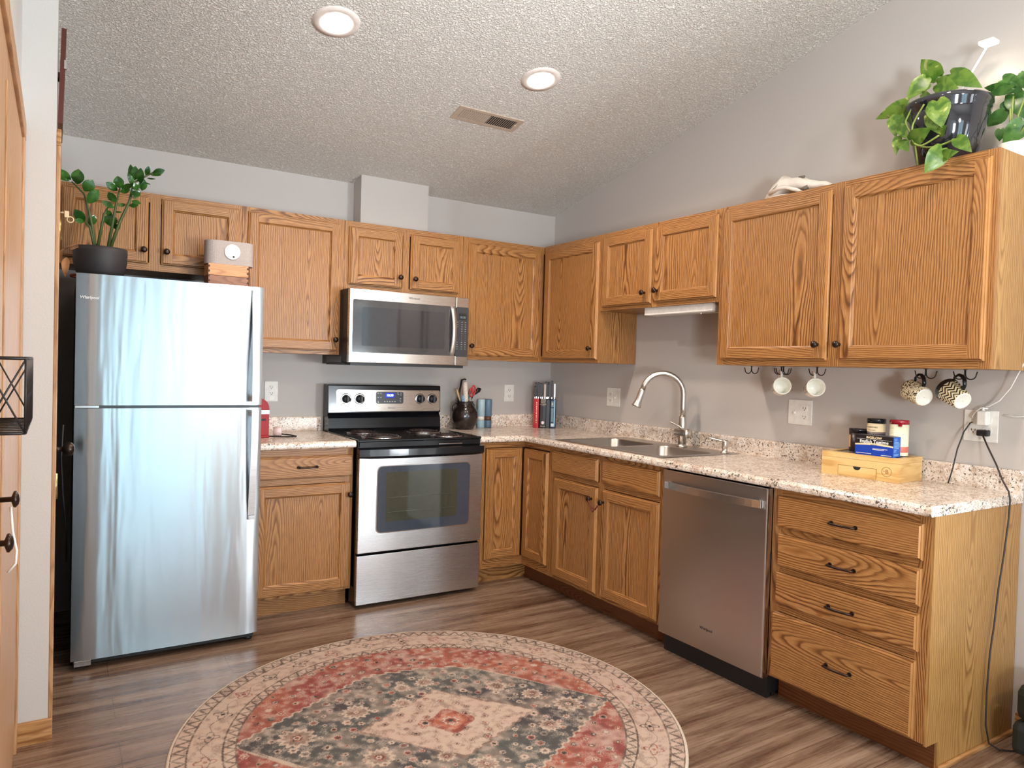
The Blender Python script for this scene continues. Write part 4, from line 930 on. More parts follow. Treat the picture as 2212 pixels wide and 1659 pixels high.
def zig():
    t=NT('zigzag_glaze'); sp=t.sep(t.coord()); ang=t.math('ARCTAN2',sp[1],sp[0]); u=t.math('MULTIPLY',ang,1.43); v=t.math('MULTIPLY',sp[2],66.0)
    tri=t.math('ABSOLUTE',t.math('SUBTRACT',t.math('FRACT',u),.5)); s=t.math('FRACT',t.math('ADD',v,t.math('MULTIPLY',tri,2.0)))
    k=t.ramp(s,[(0,(.01,.01,.01)),(.42,sr(225,210,170))],'CONSTANT'); k=t.mix(t.math('GREATER_THAN',sp[2],.078),k,(.012,.012,.013,1)); k=t.mix(t.math('LESS_THAN',sp[2],.002),k,sr(232,226,205))
    t.set(Base_Color=k,Roughness=.2); return t.m
def spk(name,bg,fg,sc,lo,hi):
    t=NT(name); n=t.noise(t.coord(),sc,3,.6,.5); t.set(Base_Color=t.ramp(n,[(lo,bg),(hi,fg)]),Roughness=.2); return t.m
SPK=spk('speckle_glaze',sr(226,212,178),sr(40,34,26),150,.53,.56)
def wm():
    t=NT('white_mug_print'); sp=t.sep(t.coord()); n=t.noise(t.coord(),130,3,.6,.8); ang=t.math('ARCTAN2',sp[1],sp[0])
    inb=t.math('MULTIPLY',t.math('MULTIPLY',t.math('GREATER_THAN',sp[2],.016),t.math('LESS_THAN',sp[2],.074)),t.math('LESS_THAN',t.math('ABSOLUTE',t.math('SUBTRACT',t.math('ABSOLUTE',ang),1.57)),.62))
    k=t.math('MULTIPLY',inb,t.math('GREATER_THAN',n,.50)); t.set(Base_Color=t.mix(k,sr(236,228,214),sr(40,26,20)),Roughness=.18); return t.m
def mug(label,hookp,opening,r0,r1,h,mats,handle,group=None,up=(0,0,1),inner=WHITEC):
    """mug local: z = axis (0 bottom), +x = handle; hangs with handle up from hookp"""
    z=Vector(opening).normalized(); x=(Vector(up)-z*Vector(up).dot(z)).normalized(); y=z.cross(x)
    M=Matrix((x,y,z)).transposed().to_4x4()
    hl=Vector((r1+.030,0,h*.52)); loc=Vector(hookp)-(M.to_3x3()@hl)
    t=thing('coffee_mug',label,'mug',loc,0,group); t.rotation_euler=M.to_euler()
    MB().lathe([(r0*.92,0.0),(r0,.004),((r0+r1)/2*1.03,h*.5),(r1,h-.004)],(0,0,0),n=36,caps=False).build('body',mats[0],t)
    MB().lathe([(r1,h-.004),(r1-.001,h),(r1-.003,h),(r1-.004,h-.006),((r0+r1)/2*1.03-.004,h*.5),(r0-.006,.010),(.001,.008)],(0,0,0),n=36,caps=False).build('inside',inner,t)
    MB().lathe([(.001,.0005),(r0*.7,.0005),(r0*.75,-.001),(r0*.90,-.001),(r0*.921,.0005)],(0,0,0),n=36,caps=False).build('foot',mats[1],t)
    pts=[(r1-.004,0,h*.80),(r1+.014,0,h*.84),(r1+.030,0,h*.70),(r1+.034,0,h*.52),(r1+.028,0,h*.34),(r1+.010,0,h*.22),(r0-.002,0,h*.22)]
    MB().tube(pts,.0075,10,flat=.6).build('handle',handle,t); return t
WM=wm()
mug('white mug with brown lettering, left of the two white mugs',(-.185,-2.148,HZ-.029),(-.62,-.74,.18),.036,.041,.088,(WM,WHITEC),WHITEC)
mug('white mug with brown lettering, right of the two white mugs',(-.180,-2.321,HZ-.029),(-.62,-.74,.18),.036,.041,.088,(WM,WHITEC),WHITEC)
mug('cream mug with dark speckles and black handle hanging bottom outward',(-.165,-2.797,HZ-.029),(.42,.80,.28),.038,.044,.095,(SPK,WHITEC),BLACKG,inner=BLACKG)
mug('mug with black and cream zigzag pattern, black rim and black handle',(-.165,-2.950,HZ-.029),(.36,.78,.42),.036,.048,.098,(zig(),WHITEC),BLACKG,inner=BLACKG)

# ------------------------------------------------------------ chargers and cords at the right outlet
o=MB().box(-.045,-.009,-2.988,-2.952,1.160,1.216,b=.005).build('phone_charger',WHITEP); tag(o,'white square charger plugged into the double-wide outlet','charger')
MB().cyl((-.028,-2.968,1.216),.006,.016,(0,0,1),12,0,.004).build('plug_collar',WHITEP,o)
o=MB().box(-.038,-.009,-2.990,-2.950,1.118,1.142,b=.004).build('power_adapter',BLACKP); tag(o,'small black adapter plugged in below the white charger','adapter')
o=MB().tube([(-.028,-2.968,1.232),(-.03,-2.99,1.236),(-.04,-3.03,1.26),(-.05,-3.07,1.31),(-.06,-3.10,1.37),(-.07,-3.128,1.42),(-.08,-3.14,1.6),(-.06,-3.15,2.0),(-.05,-3.13,2.2)],.0026).build('white_cable',LCORD); tag(o,'white cable rising from the white charger past the cabinet side','cord')
o=MB().tube([(-.012,-2.927,1.180),(-.025,-2.928,1.192),(-.03,-2.945,1.215),(-.03,-2.962,1.228),(-.028,-2.985,1.226)],.0026).build('white_cable',LCORD); tag(o,'short white cable looping from the usb port to the charger','cord')
o=MB().tube([(-.004,-3.03,1.205),(-.006,-3.07,1.200),(-.006,-3.12,1.205),(-.006,-3.2,1.215)],.0026).build('white_cable',LCORD); tag(o,'white cable running along the wall off the right edge','cord')
o=MB().tube([(-.0105,-2.922,1.168),(-.022,-2.920,1.165),(-.035,-2.905,1.13),(-.05,-2.890,1.06),(-.07,-2.885,.98),(-.10,-2.885,.925)],.0026).build('black_cable',BLACKM); tag(o,'thin black cable dangling from the usb port onto the counter','cord')
o=MB().tube([(-.030,-2.972,1.120),(-.05,-3.0,1.08),(-.09,-3.05,1.02),(-.12,-3.085,.97),(-.128,-3.112,.93),(-.128,-3.118,.90),(-.14,-3.121,.83),(-.165,-3.121,.70),(-.195,-3.121,.58),(-.215,-3.121,.45),(-.238,-3.122,.36),(-.25,-3.122,.22),(-.252,-3.124,.10),(-.235,-3.130,.03),(-.20,-3.15,.006),(-.13,-3.20,.005)],.0032,8).build('black_cable',plain('dark_brown_cable',(.03,.022,.02,1),.5)); tag(o,'long dark cable hanging over the counter end down to the floor','cord')
# sofa at the right edge
t=thing('upholstered_ottoman','dark green-black upholstered seat cut off by the right edge','ottoman',(-.16,-3.55,0))
DK=plain('dark_fabric',(.012,.016,.013,1),.7,var=.2,scale=200)
MB().box(-.105,.14,-.30,.345,.04,.155,b=.025).build('base',DK,t); MB().box(-.100,.14,-.30,.340,.156,.285,b=.035).build('cushion',DK,t)
for x,y in ((-.02,.30),(.11,.30),(-.02,-.27),(.11,-.27)): MB().cyl((x,y,0),.015,.045).build('leg',BLACKM,t)
PO= [(-0.16, -2.812, 2.528, -0.19, -2.756, 2.608, 0.072), (-0.15, -2.854, 2.528, -0.18, -2.984, 2.43, 0.064), (-0.2, -2.83, 2.485, -0.23, -2.924, 2.434, 0.061), (-0.2, -2.786, 2.522, -0.23, -2.729, 2.446, 0.059), (-0.18, -2.776, 2.515, -0.21, -2.775, 2.465, 0.04), (-0.22, -2.729, 2.44, -0.25, -2.613, 2.396, 0.053), (-0.24, -2.795, 2.448, -0.27, -2.858, 2.407, 0.028), (-0.26, -2.718, 2.383, -0.29, -2.722, 2.293, 0.068), (-0.34, -2.907, 2.365, -0.37, -2.945, 2.253, 0.075), (-0.34, -2.816, 2.244, -0.37, -2.904, 2.261, 0.057), (-0.33, -2.871, 2.326, -0.36, -2.934, 2.233, 0.041), (-0.34, -2.92, 2.24, -0.37, -2.959, 2.257, 0.032), (-0.3, -2.741, 2.284, -0.33, -2.753, 2.205, 0.032), (-0.32, -2.765, 2.253, -0.35, -2.813, 2.201, 0.04), (-0.36, -2.943, 2.179, -0.39, -2.899, 2.092, 0.07), (-0.35, -2.932, 2.151, -0.38, -3.01, 2.149, 0.039), (-0.35, -2.986, 2.207, -0.38, -3.054, 2.137, 0.045), (-0.3, -2.747, 2.324, -0.33, -2.798, 2.254, 0.036), (-0.06, -3.021, 2.446, -0.06, -2.933, 2.47, 0.034), (-0.07, -3.04, 2.435, -0.07, -2.95, 2.436, 0.03), (-0.06, -2.999, 2.48, -0.06, -3.07, 2.413, 0.059), (-0.05, -2.994, 2.423, -0.05, -3.036, 2.32, 0.065), (-0.045, -2.982, 2.397, -0.045, -2.959, 2.35, 0.046), (-0.05, -3.007, 2.362, -0.05, -2.942, 2.319, 0.048), (-0.11, -3.095, 2.288, -0.11, -3.032, 2.212, 0.065), (-0.07, -3.004, 2.29, -0.07, -3.003, 2.245, 0.032), (-0.06, -3.05, 2.482, -0.06, -3.074, 2.426, 0.05)]
ZZ= [(-3.047, -0.564, 2.112, -3.098, -0.584, 2.147, 0.026), (-3.023, -0.564, 2.095, -3.02, -0.584, 2.16, 0.042), (-2.998, -0.635, 2.055, -2.966, -0.655, 2.106, 0.04), (-2.984, -0.633, 2.004, -2.943, -0.653, 2.067, 0.036), (-2.992, -0.573, 1.931, -3.033, -0.593, 1.978, 0.034), (-2.974, -0.581, 1.916, -2.955, -0.601, 1.962, 0.029), (-2.995, -0.586, 1.928, -3.032, -0.606, 1.93, 0.018), (-3.054, -0.615, 2.095, -3.097, -0.635, 2.104, 0.013), (-2.866, -0.592, 2.086, -2.913, -0.612, 2.113, 0.028), (-2.857, -0.591, 2.098, -2.868, -0.611, 2.149, 0.035), (-2.852, -0.594, 2.098, -2.807, -0.614, 2.12, 0.021), (-2.859, -0.627, 2.075, -2.819, -0.647, 2.088, 0.019), (-2.875, -0.606, 2.03, -2.904, -0.626, 2.068, 0.028), (-2.879, -0.609, 2.003, -2.93, -0.629, 2.023, 0.023), (-2.887, -0.582, 1.975, -2.915, -0.602, 1.988, 0.019), (-2.889, -0.56, 1.925, -2.891, -0.58, 1.98, 0.046), (-2.88, -0.564, 1.921, -2.851, -0.584, 1.927, 0.023), (-2.802, -0.596, 2.137, -2.818, -0.616, 2.209, 0.024), (-2.798, -0.604, 2.141, -2.798, -0.624, 2.203, 0.029), (-2.775, -0.619, 2.126, -2.778, -0.639, 2.195, 0.029), (-2.804, -0.637, 2.102, -2.83, -0.657, 2.162, 0.018), (-2.785, -0.638, 2.09, -2.806, -0.658, 2.119, 0.025), (-2.768, -0.603, 2.099, -2.761, -0.623, 2.149, 0.028), (-2.802, -0.615, 2.055, -2.79, -0.635, 2.105, 0.033), (-2.81, -0.61, 2.044, -2.774, -0.63, 2.035, 0.018), (-2.831, -0.569, 2.032, -2.865, -0.589, 2.019, 0.014), (-2.819, -0.598, 2.024, -2.783, -0.618, 2.028, 0.017), (-2.75, -0.595, 2.17, -2.743, -0.615, 2.214, 0.019), (-2.728, -0.621, 2.181, -2.678, -0.641, 2.201, 0.024), (-2.739, -0.638, 2.17, -2.694, -0.658, 2.171, 0.008), (-2.751, -0.614, 2.158, -2.715, -0.634, 2.155, 0.006), (-2.762, -0.629, 2.132, -2.737, -0.649, 2.124, 0.006), (-2.874, -0.599, 1.987, -2.848, -0.619, 1.987, 0.007)]
ZS= [[(-2.949, -0.6, 1.829), (-2.964, -0.6, 1.91), (-2.978, -0.6, 1.98), (-2.997, -0.6, 2.049), (-3.045, -0.6, 2.097)], [(-2.949, -0.6, 1.829), (-2.972, -0.6, 1.904), (-2.993, -0.6, 1.927)], [(-2.899, -0.6, 1.835), (-2.855, -0.6, 1.945), (-2.819, -0.6, 2.039), (-2.802, -0.6, 2.131), (-2.75, -0.6, 2.171), (-2.698, -0.6, 2.209)], [(-2.904, -0.6, 1.834), (-2.874, -0.6, 2.005), (-2.857, -0.6, 2.101)], [(-2.945, -0.6, 1.835), (-2.919, -0.6, 1.967), (-2.893, -0.6, 2.028)]]
VS= [[(-0.3, -2.806, 2.408), (-0.3, -2.777, 2.354), (-0.3, -2.771, 2.325), (-0.3, -2.805, 2.25), (-0.3, -2.825, 2.142)], [(-0.34, -2.86, 2.368), (-0.34, -2.831, 2.323), (-0.34, -2.818, 2.289), (-0.34, -2.828, 2.23), (-0.34, -2.896, 2.198), (-0.34, -2.981, 2.208)], [(-0.3, -2.875, 2.395), (-0.3, -2.847, 2.347), (-0.3, -2.813, 2.329)], [(-0.26, -2.755, 2.369), (-0.26, -2.71, 2.374)], [(-0.35, -2.833, 2.226), (-0.35, -2.864, 2.211), (-0.35, -2.925, 2.233)], [(-0.17, -2.815, 2.473), (-0.17, -2.805, 2.445)], [(-0.2, -2.787, 2.507), (-0.2, -2.765, 2.466)], [(-0.3, -2.785, 2.259), (-0.3, -2.749, 2.268), (-0.3, -2.741, 2.286)]]

# ------------------------------------------------------------ plants
CV=Vector((-3.086,-4.3642,1.3308))
def leaf_mesh(b,base,tip,w,heart=True,fold=.12,curl=.15,twist=0.0,mi=0):
    """leaf blade from base to tip with midrib fold; faces roughly the room"""
    A=Vector(base); B=Vector(tip); L=(B-A).length; d=(B-A).normalized()
    n=(CV-A).normalized(); n=(Matrix.Rotation(twist,4,d).to_3x3()@n); n=(n-d*n.dot(d)).normalized(); s=d.cross(n)
    prof=[(0,.02),(.0,.30),(.04,.62),(.14,.90),(.28,1.0),(.45,.93),(.62,.72),(.78,.46),(.90,.22),(1,0.01)] if heart else [(0,.03),(.08,.32),(.22,.72),(.40,.97),(.55,1.0),(.70,.88),(.84,.58),(.94,.26),(1,.01)]
    vv=[]; n_=len(prof)
    for i,(t,k) in enumerate(prof):
        back=-.10*L if (heart and i in (1,2)) else 0
        c=A+d*(L*t)+n*(curl*L*math.sin(PI*t)*.6-curl*L*t*.3)
        for j,q in enumerate((-1,-.55,0,.55,1)):
            vv.append(c+d*(back*abs(q))+s*(q*k*w/2)+n*(fold*w*abs(q)*k-.10*w*abs(q)**3*k))
    b.add(vv,[(5*i+j,5*i+j+1,5*i+j+6,5*i+j+5) for i in range(n_-1) for j in range(4)],mi,True)
def leafmat(name,c1,c2,c3,sc,rough=.3,var=.0):
    t=NT(name); c=t.coord(); n=t.noise(c,sc,2,.5,.6); r=t.node('ShaderNodeObjectInfo').outputs['Random']
    col=t.ramp(n,[(.40,c1),(.55,c2),(.66,c2),(.72,c3)]); col=t.mix(t.math('MULTIPLY',r,.45),col,c1)
    t.set(Base_Color=col,Roughness=rough); t.b.inputs['Subsurface Weight'].default_value=0.0
    tl=t.node('ShaderNodeBsdfTranslucent',Color=col); mx=t.node('ShaderNodeMixShader',i0=.25,i1=t.b.outputs[0],i2=tl.outputs[0]); t.l.new(mx.outputs[0],t.n['Material Output'].inputs[0])
    return t.m
POTH=leafmat('pothos_leaf',sr(72,112,36),sr(120,152,62),sr(196,204,124),28); POTH2=leafmat('pothos_leaf_dark',sr(50,92,40),sr(84,126,60),sr(196,206,134),24)
ZZM=leafmat('zz_leaf',sr(30,76,24),sr(66,116,44),sr(104,148,70),18,.15); STM=plain('stem_green',sr(130,150,70),.5); STD=plain('stem_dark',sr(66,84,40),.5)
pb=Vector((-.175,-2.862,2.1535))
GLZ=plain('black_glaze',(.014,.015,.022,1),.08,coat=.7,var=.3)
t=thing('potted_pothos','trailing pothos in a large glossy black pot on top of the right cabinets','potted plant',pb)
MB().lathe([(.088,0),(.096,.006),(.128,.13),(.143,.195),(.140,.205),(.147,.212),(.146,.222),(.152,.230),(.153,.246),(.148,.252),(.138,.248),(.132,.215),(.002,.21)],(0,0,0),n=48,caps=False).build('pot',GLZ,t)
MB().lathe([(.134,.218),(.06,.226),(.002,.226)],(0,0,0),n=24,caps=False).build('soil',plain('soil',(.03,.02,.015,1),.9,var=.4,scale=150),t)
def rel(p,o): return Vector(p)-o
for i,q in enumerate(PO):
    if i<18: 
        b=MB(); leaf_mesh(b,q[:3],q[3:6],q[6]*1.12,True,.16,.12,random.uniform(-.35,.35)); b.v=[tuple(Vector(v)-pb) for v in b.v]; b.build('leaf',POTH,t)
for k,vn in enumerate(VS):
    b=MB(); pts=[Vector(p)-pb for p in vn]; sm=[]
    for i in range(len(pts)-1):
        for u in (0,.25,.5,.75): 
            p0=pts[max(i-1,0)];p1=pts[i];p2=pts[i+1];p3=pts[min(i+2,len(pts)-1)]
            sm.append(.5*((2*p1)+(-p0+p2)*u+(2*p0-5*p1+4*p2-p3)*u*u+(-p0+3*p1-3*p2+p3)*u**3))
    sm.append(pts[-1]); b.tube(sm,.0035,7).build('vine',STM,t)
pw=Vector((-.085,-3.062,2.1535))
t=thing('potted_pothos','second pothos with darker leaves in a white pot at the cabinet end','potted plant',pw)
MB().lathe([(.040,0),(.044,.003),(.050,.030),(.056,.062),(.053,.063),(.046,.040),(.002,.035)],(0,0,0),n=36,caps=False).build('pot',WHITEC,t)
for i,q in enumerate(PO[18:]):
    if i in (3,4): q=(q[0]+.012,q[1]-.035,q[2],q[3]+.012,q[4]-.035,q[5],q[6])
    b=MB(); leaf_mesh(b,q[:3],q[3:6],q[6]*1.2,True,.16,.12,random.uniform(-.35,.35)); b.v=[tuple(Vector(v)-pw) for v in b.v]; b.build('leaf',POTH2,t)
b=MB().tube([(0,0,.08),(-.01,.01,.16),(.02,.02,.25)],.003,6).tube([(0,0,.08),(-.03,-.02,.16),(-.02,-.05,.26)],.003,6).tube([(0,0,.08),(-.02,.01,.14),(.0,.02,.20)],.003,6).tube([(0,0,.08),(-.02,-.03,.10),(-.03,-.06,.14)],.003,6).tube([(-.02,-.05,.10),(-.05,-.08,.04),(-.06,-.09,.005)],.003,6)
b.build('vine',STM,t)
# grow light
t=thing('grow_light','slim white grow light on a stick rising behind the black pot','grow light',(-.1,-2.813,2.3825))
MB().tube([(0,0,0),(0,-.048,.074),(0,-.150,.234)],.0034,8).build('pole',LCORD,t)
MB().box(-.030,.022,-.180,-.125,.234,.246,b=.003).build('lamp_head',WHITEP,t)
MB().box(-.027,.019,-.177,-.128,.2318,.2339).build('led_panel',plain('led_panel',(1,.95,.85,1),.5,emis=(1,.90,.74,1),es=14),t)
l=bpy.data.lights.new('grow_lamp','SPOT'); l.energy=1.6; l.color=(1,.86,.62); l.spot_size=R(140); l.spot_blend=.8; l.shadow_soft_size=.02
lo=bpy.data.objects.new('grow_lamp',l); C.objects.link(lo); lo.location=(-.104,-2.965,2.608)
# zz plant
zb=Vector((-2.930,-.60,1.6645))
t=thing('potted_zz_plant','glossy-leaved zz plant in a dark bowl pot on top of the refrigerator','potted plant',zb)
MB().lathe([(.060,0),(.075,.004),(.096,.040),(.107,.085),(.109,.130),(.108,.150),(.103,.150),(.102,.135),(.002,.130)],(0,0,0),n=44,caps=False).build('pot',plain('charcoal_pot',(.028,.025,.027,1),.6),t)
MB().lathe([(.102,.136),(.05,.140),(.002,.141)],(0,0,0),n=24,caps=False).build('soil',plain('soil',(.03,.02,.015,1),.9,var=.4,scale=150),t)
for k,vn in enumerate(ZS):
    pts=[Vector(p)-zb for p in vn]; pts[0].z=.13
    MB().tube(pts,[.0075-.0045*i/(len(pts)-1) for i in range(len(pts))],8).build('stem',STD,t)
for q in ZZ:
    b=MB(); leaf_mesh(b,q[:3],q[3:6],q[6]*1.25,False,.14,.10,random.uniform(-.4,.4)); b.v=[tuple(Vector(v)-zb) for v in b.v]; b.build('leaf',ZZM,t)
DRY=plain('dry_leaf',sr(160,112,70),.7)
b=MB(); leaf_mesh(b,(-.10,-.05,.14),(-.158,-.10,.06),.03,False,.3,.4,.5); leaf_mesh(b,(-.13,-.06,.09),(-.135,-.10,.005),.03,False,.3,.4,-.5)
for k in range(6): b.tube([(-.05,-.03,.138),(-.08,-.06,.160-.004*k),(-.118,-.07-.004*k,.142-.004*k),(-.15+.01*k,-.07,.125)],.0009,4)
b.build('dry_roots',DRY,t)
o=MB().tube([(-3.015+.03*math.cos(a),-.74+.05*math.sin(a),1.672) for a in [i*PI/10 for i in range(20)]],.006,8,closed=True).build('leather_band',plain('brown_leather',sr(110,50,38),.5)); tag(o,'brown looped band lying in front of the plant pot on the refrigerator','band'); o.location.z=-.0015
# wooden box and speaker
t=thing('wooden_box','two-tone finger-jointed wooden box on the refrigerator under the speaker','box',(-2.362,-.44,1.6645))
W1=oak('box_wood_light','h',sr(170,110,66),sr(205,148,98),sr(214,160,110),board=.06,contrast=.4); W2_=oak('box_wood_dark','h',sr(112,68,46),sr(146,96,70),sr(160,108,80),board=.06,contrast=.4); WJ=plain('dark_joint',sr(64,36,26),.6)
MB().box(-.096,.096,-.06,.06,0,.086,b=.0015).build('body',W2_,t); ld=MB().box(-.096,.096,-.06,.06,.0875,.1455,b=.0015).build('lid',W1,t)
for s in (-1,1):
    m=MB()
    for k in range(6): m.box(s*.0965-(.008 if s>0 else 0),s*.0965+(.008 if s<0 else 0),-.0606,-.0595,.006+k*.024,.016+k*.024)
    m.build('finger_joints',WJ,t)
t=thing('fabric_speaker','light grey fabric-covered speaker with round white dial on the wooden box','speaker',(-2.352,-.44,1.8105))
FAB=plain('grey_fabric',sr(176,166,162),.85,var=.16,scale=260)
MB().prism(rrect(-.117,.117,-.058,.058,.050,8),lambda x,y:(x,y,0),lambda x,y:(x,y,.118),smooth=False).build('body',FAB,t)
MB().lathe([(.036,0),(.039,.003),(.037,.005),(.033,.004),(.001,.004)],(.006,-.058,.064),(0,-1,0),36).build('dial',WHITEP,t)
MB().cyl((.012,-.0625,.040),.005,.002,(0,-1,0),12).build('dial_mark',SLOT,t)
# skull on the cabinets
def skull():
    t=thing('animal_skull','white bleached animal skull lying on top of the right wall cabinets','skull',(-.175,-2.205,2.1535))
    BN=plain('bone_white',sr(226,218,208),.6,var=.05)
    # local x -> world -y (left to right in view)
    t.rotation_euler=(0,0,-PI/2)
    st=[(-.190,.010,.016,.030),(-.175,.026,.028,.036),(-.145,.044,.046,.050),(-.115,.060,.058,.062),(-.088,.074,.060,.066),(-.068,.094,.056,.058),(-.040,.082,.050,.050),(-.005,.080,.048,.046),(.025,.078,.050,.046),(.055,.064,.044,.040),(.085,.058,.040,.034),(.110,.052,.034,.030),(.140,.050,.030,.026),(.165,.040,.024,.020),(.180,.028,.014,.012)]
    vv=[]; n=16
    for x,zc,hw,hh in st:
        for k in range(n):
            a=2*PI*k/n; z=zc-.010+hh*math.sin(a)*.72; vv.append((x,hw*math.cos(a),max(z,.002)))
    MB().add(vv,[(i*n+k,i*n+(k+1)%n,(i+1)*n+(k+1)%n,(i+1)*n+k) for i in range(len(st)-1) for k in range(n)]+[list(range(n)),[(len(st)-1)*n+k for k in range(n)]],0,True).build('cranium',BN,t)
    MB().tube([(-.12,-.056,.040),(-.06,-.070,.052),(-.02,-.068,.050),(.02,-.050,.034),(.05,-.045,.020)],[.010,.009,.008,.009,.007],8).build('cheekbone',BN,t)
    SH=plain('socket_shade_grey',sr(110,102,92),.8)  # shade of the skull's holes put into a grey colour
    MB().lathe([(.024,0),(.020,-.006),(.002,-.010)],(-.098,-.047,.078),(-.35,-.75,.55),20,caps=False).build('eye_socket',SH,t)
    MB().tube([(.020,-.030,.095),(.048,-.030,.092)],[.004,.006],8).build('nose_slit',SH,t)
    MB().tube([(.045,-.045,.030),(.075,-.040,.038)],[.008,.010],8).build('hollow',SH,t)
    MB().tube([(-.188,-.012,.012),(-.12,-.045,.020),(-.05,-.058,.014),(.01,-.055,.010)],[.009,.012,.012,.009],8).build('jawbone',BN,t)
skull()
# ------------------------------------------------------------ rug
def rug():
    N=520; RR=.912; g=np.linspace(-RR,RR,N); X,Y=np.meshgrid(g,g); rr=np.hypot(X,Y); rng=np.random.default_rng(3)
    a0=R(-14); U=X*math.cos(a0)+Y*math.sin(a0); V=-X*math.sin(a0)+Y*math.cos(a0); th=np.arctan2(V,U); Rn=rr/RR
    def vn(sc,seed):
        r=np.random.default_rng(seed); G=r.random((int(sc)+3,int(sc)+3)); x=(X/RR+1)/2*sc; y=(Y/RR+1)/2*sc; i=x.astype(int); j=y.astype(int); fx=x-i; fy=y-j
        fx=fx*fx*(3-2*fx); fy=fy*fy*(3-2*fy)
        return G[j,i]*(1-fx)*(1-fy)+G[j,i+1]*fx*(1-fy)+G[j+1,i]*(1-fx)*fy+G[j+1,i+1]*fx*fy
    n1=vn(9,1); n2=vn(26,2); n3=vn(90,4); n4=rng.random((N,N))
    c=lambda r,g_,b: np.array(sr(r,g_,b)[:3])
    cream=c(208,188,172); pink=c(206,176,162); rust=c(166,92,80); red=c(156,82,80); char=c(84,83,86); green=c(100,105,103); dark=c(70,64,62); orange=c(180,108,88)
    mixc=lambda A,B,m: A*(1-m[...,None])+B*m[...,None]
    col=np.ones((N,N,3))*cream
    one=np.ones((N,N,3))
    # field
    fld=mixc(one*red,one*orange,np.clip(n1*1.6-.3,0,1)); fld=mixc(fld,one*pink,np.clip((n2-.62)*2.2,0,.6))
    # medallion
    wob=.010*np.sign(np.sin((U+V)*95))*np.abs(np.sin((U+V)*95))**.4
    au,av=np.abs(U),np.abs(V)
    top=np.interp(au,[0,.18,.25,.71],[.467,.45,.415,0])
    dm=top-av+wob*.7*(au<.69)
    med=mixc(one*char,one*green,np.clip(n1*1.8-.5,0,1)); med=mixc(med,one*cream,np.clip((n2-.5)*1.5,0,.35))
    # inner diamond
    di=1-(np.abs(U-.045)/.335+np.abs(V+.012)/.262)+wob*2
    inn=mixc(one*pink,one*cream,n2)
    inner=np.where((di>0)[...,None],inn,med); line=(np.abs(di)<.025); inner=np.where(line[...,None],one*c(150,128,116),inner)
    f=np.where((dm>0)[...,None],inner,fld); f=np.where((np.abs(dm)<.006)[...,None],one*c(200,182,166),f)
    # rosettes
    def ros(f,u,v,r,outer,mid,cen,pet=8,mask=None):
        d=np.hypot(U-u,V-v); t=np.arctan2(V-v,U-u); e=r*(1+.14*np.cos(pet*t))
        for k,cc in ((1.0,outer),(.72,mid),(.38,cen)):
            m=(d<e*k); f=np.where(m[...,None],one*cc,f)
        return f
    r_=np.random.default_rng(11)
    pts=[]
    for k in range(9000):
        u,v=r_.uniform(-.72,.72,2)
        if math.hypot(u,v)>.68: continue
        if all(math.hypot(u-p[0],v-p[1])>.046 for p in pts): pts.append((u,v))
    for (u,v) in pts:
        tp=np.interp(abs(u),[0,.18,.25,.71],[.467,.45,.415,0]); inm=tp-abs(v); ind=1-(abs(u-.045)/.335+abs(v+.012)/.262); s=r_.uniform(.008,.018)
        if ind>.10: f=ros(f,u,v,s*.9,c(150,120,108),pink,[rust,green,dark][r_.integers(3)],6)
        elif inm>.035 and ind<-.06: f=ros(f,u,v,s*1.05,[cream,pink,c(170,160,150)][r_.integers(3)],[c(150,140,130),cream,rust][r_.integers(3)],[dark,rust,char][r_.integers(3)],[6,8,10][r_.integers(3)])
        elif inm<-.03: f=ros(f,u,v,s*.9,[pink,c(190,150,120),c(120,110,104)][r_.integers(3)],[rust,pink,dark][r_.integers(3)],[cream,dark][r_.integers(2)],6)
    for u,v,s in ((-.50,0,.062),(.53,0,.055),(-.28,.14,.050),(-.24,-.20,.050),(.02,.33,.036),(-.08,.30,.030),(.30,.22,.040),(-.10,.17,.034),(.42,.12,.040),(.40,-.14,.04),(.1,-.33,.04),(-.02,-.25,.03)): f=ros(f,u,v,s,cream,c(160,140,128),[rust,dark][int(s*1000)%2],12); f=ros(f,u,v,s*.30,dark,cream,red,6)
    f=ros(f,.050,-.015,.080,rust,c(196,120,98),red,4); f=ros(f,.050,-.015,.030,cream,rust,dark,8); f=ros(f,-.045,-.01,.026,orange,pink,dark,6)
    col=f
    # borders
    b1=(Rn>.765); col=np.where(b1[...,None],mixc(one*cream,one*pink,n1),col)
    na=60; ph=(th/(2*PI)*na)%1; rad=(Rn-.765)/.04
    g2=(Rn>.765)&(Rn<.808); zz=np.abs(((th/(2*PI)*96)%1)-.5)*2; col=np.where((g2&(np.abs(zz-rad)<.20))[...,None],one*c(122,108,100),col)
    for q in (.767,.812,.935,.990): col=np.where((np.abs(Rn-q)<.0035)[...,None],one*c(112,98,90),col)
    g3=(Rn>.937)&(Rn<.985); rad3=(Rn-.937)/.048; zz=np.abs(((th/(2*PI)*110)%1)-.5)*2; col=np.where((g3&(np.abs(zz-rad3)<.20))[...,None],one*c(122,108,100),col)
    M=30
    for k in range(M):
        a=2*PI*(k+.5)/M; u,v=.872*RR*math.cos(a),.872*RR*math.sin(a); d=np.hypot(U-u,V-v); t=np.arctan2(V-v,U-u)-a; e=.026*(1+.35*np.cos(4*t))
        cc=[rust,dark,green][k%3]; col=np.where((np.abs(d-e)<.0028)[...,None],one*cc,col); col=np.where((d<.008)[...,None],one*cc,col)
    arc=np.abs((Rn-.872)*RR-.016*np.sin(th*M*1.0+PI/2)); col=np.where(((arc<.0018)&(Rn>.82)&(Rn<.93))[...,None],one*c(140,122,110),col)
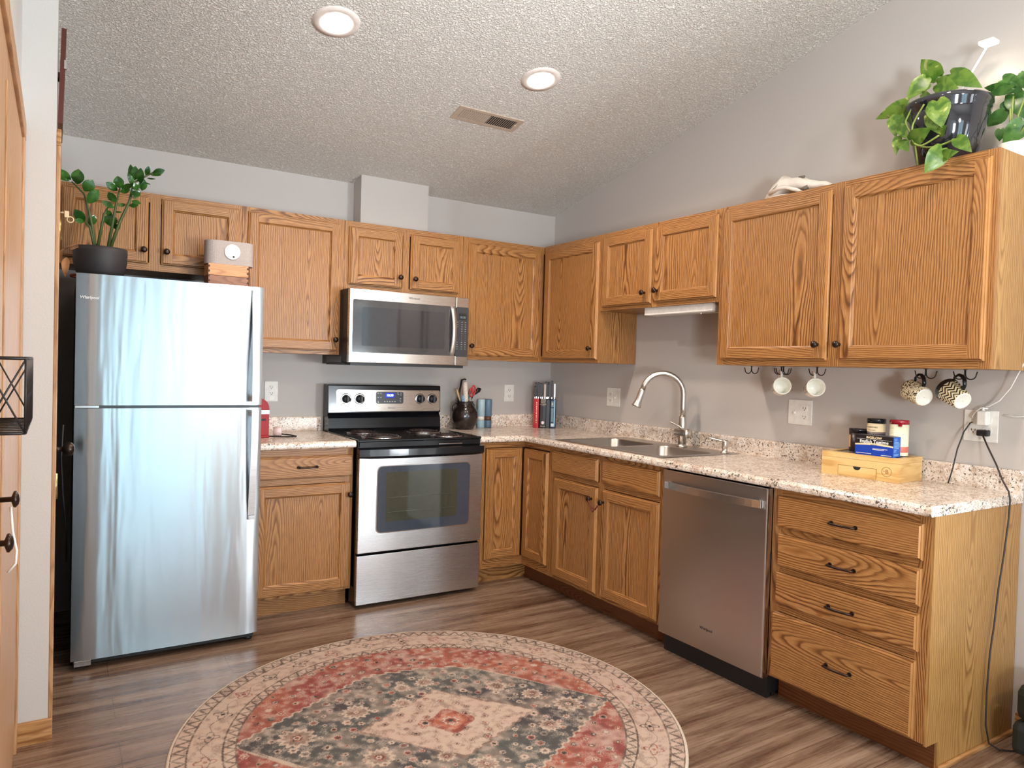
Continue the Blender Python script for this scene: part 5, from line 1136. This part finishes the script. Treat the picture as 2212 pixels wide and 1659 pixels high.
    # wear
    w=np.clip((n3-.45)*1.3+(n4-.5)*.8,0,.5); col=mixc(col,one*c(206,190,176),w); w2=np.clip((.5-n3)*1.0+(n4-.5)*.6,0,.45); col=mixc(col,one*c(88,78,74),w2)
    idx=-np.ones((N,N),int); m=rr<=RR*.9995; edge=RR*(1-.0025*np.random.default_rng(5).random((N,N)))
    m=rr<=edge; idx[m]=np.arange(m.sum()); vs_=np.c_[X[m],Y[m],np.full(m.sum(),.009)]
    q=m[:-1,:-1]&m[1:,:-1]&m[:-1,1:]&m[1:,1:]; F=np.c_[idx[:-1,:-1][q],idx[:-1,1:][q],idx[1:,1:][q],idx[1:,:-1][q]]
    me=bpy.data.meshes.new('round_rug'); me.vertices.add(len(vs_)); me.vertices.foreach_set('co',vs_.astype(np.float32).ravel())
    me.loops.add(F.size); me.loops.foreach_set('vertex_index',F.astype(np.int32).ravel()); me.polygons.add(len(F)); me.polygons.foreach_set('loop_start',np.arange(0,F.size,4,dtype=np.int32)); me.polygons.foreach_set('use_smooth',np.ones(len(F),bool))
    me.update(calc_edges=True)
    at=me.color_attributes.new('woven_color','FLOAT_COLOR','POINT'); cc=np.c_[col[m],np.ones(m.sum())].astype(np.float32); at.data.foreach_set('color',cc.ravel())
    t=NT('woven_rug'); a=t.node('ShaderNodeVertexColor',{'layer_name':'woven_color'}); n=t.noise(t.coord(),420,2,.6)
    t.set(Base_Color=t.mix(t.math('MULTIPLY',n,.35),a.outputs[0],(.25,.2,.18,1),'MULTIPLY'),Roughness=.95); t.b.inputs['Specular IOR Level'].default_value=.1; t.bump(n,.4,.002)
    me.materials.append(t.m); o=bpy.data.objects.new('round_rug',me); C.objects.link(o); o.location=(-1.875,-1.986,0); tag(o,'round faded red and grey medallion rug with cream border on the floor','rug')
    MB().lathe([(RR-.006,.0005),(RR+.001,.001),(RR+.002,.006),(RR-.003,.0102),(RR-.009,.0095)],(0,0,0),n=160,caps=False).build('binding',plain('rug_binding',sr(206,192,176),.9,var=.15,scale=200),o)
rug()
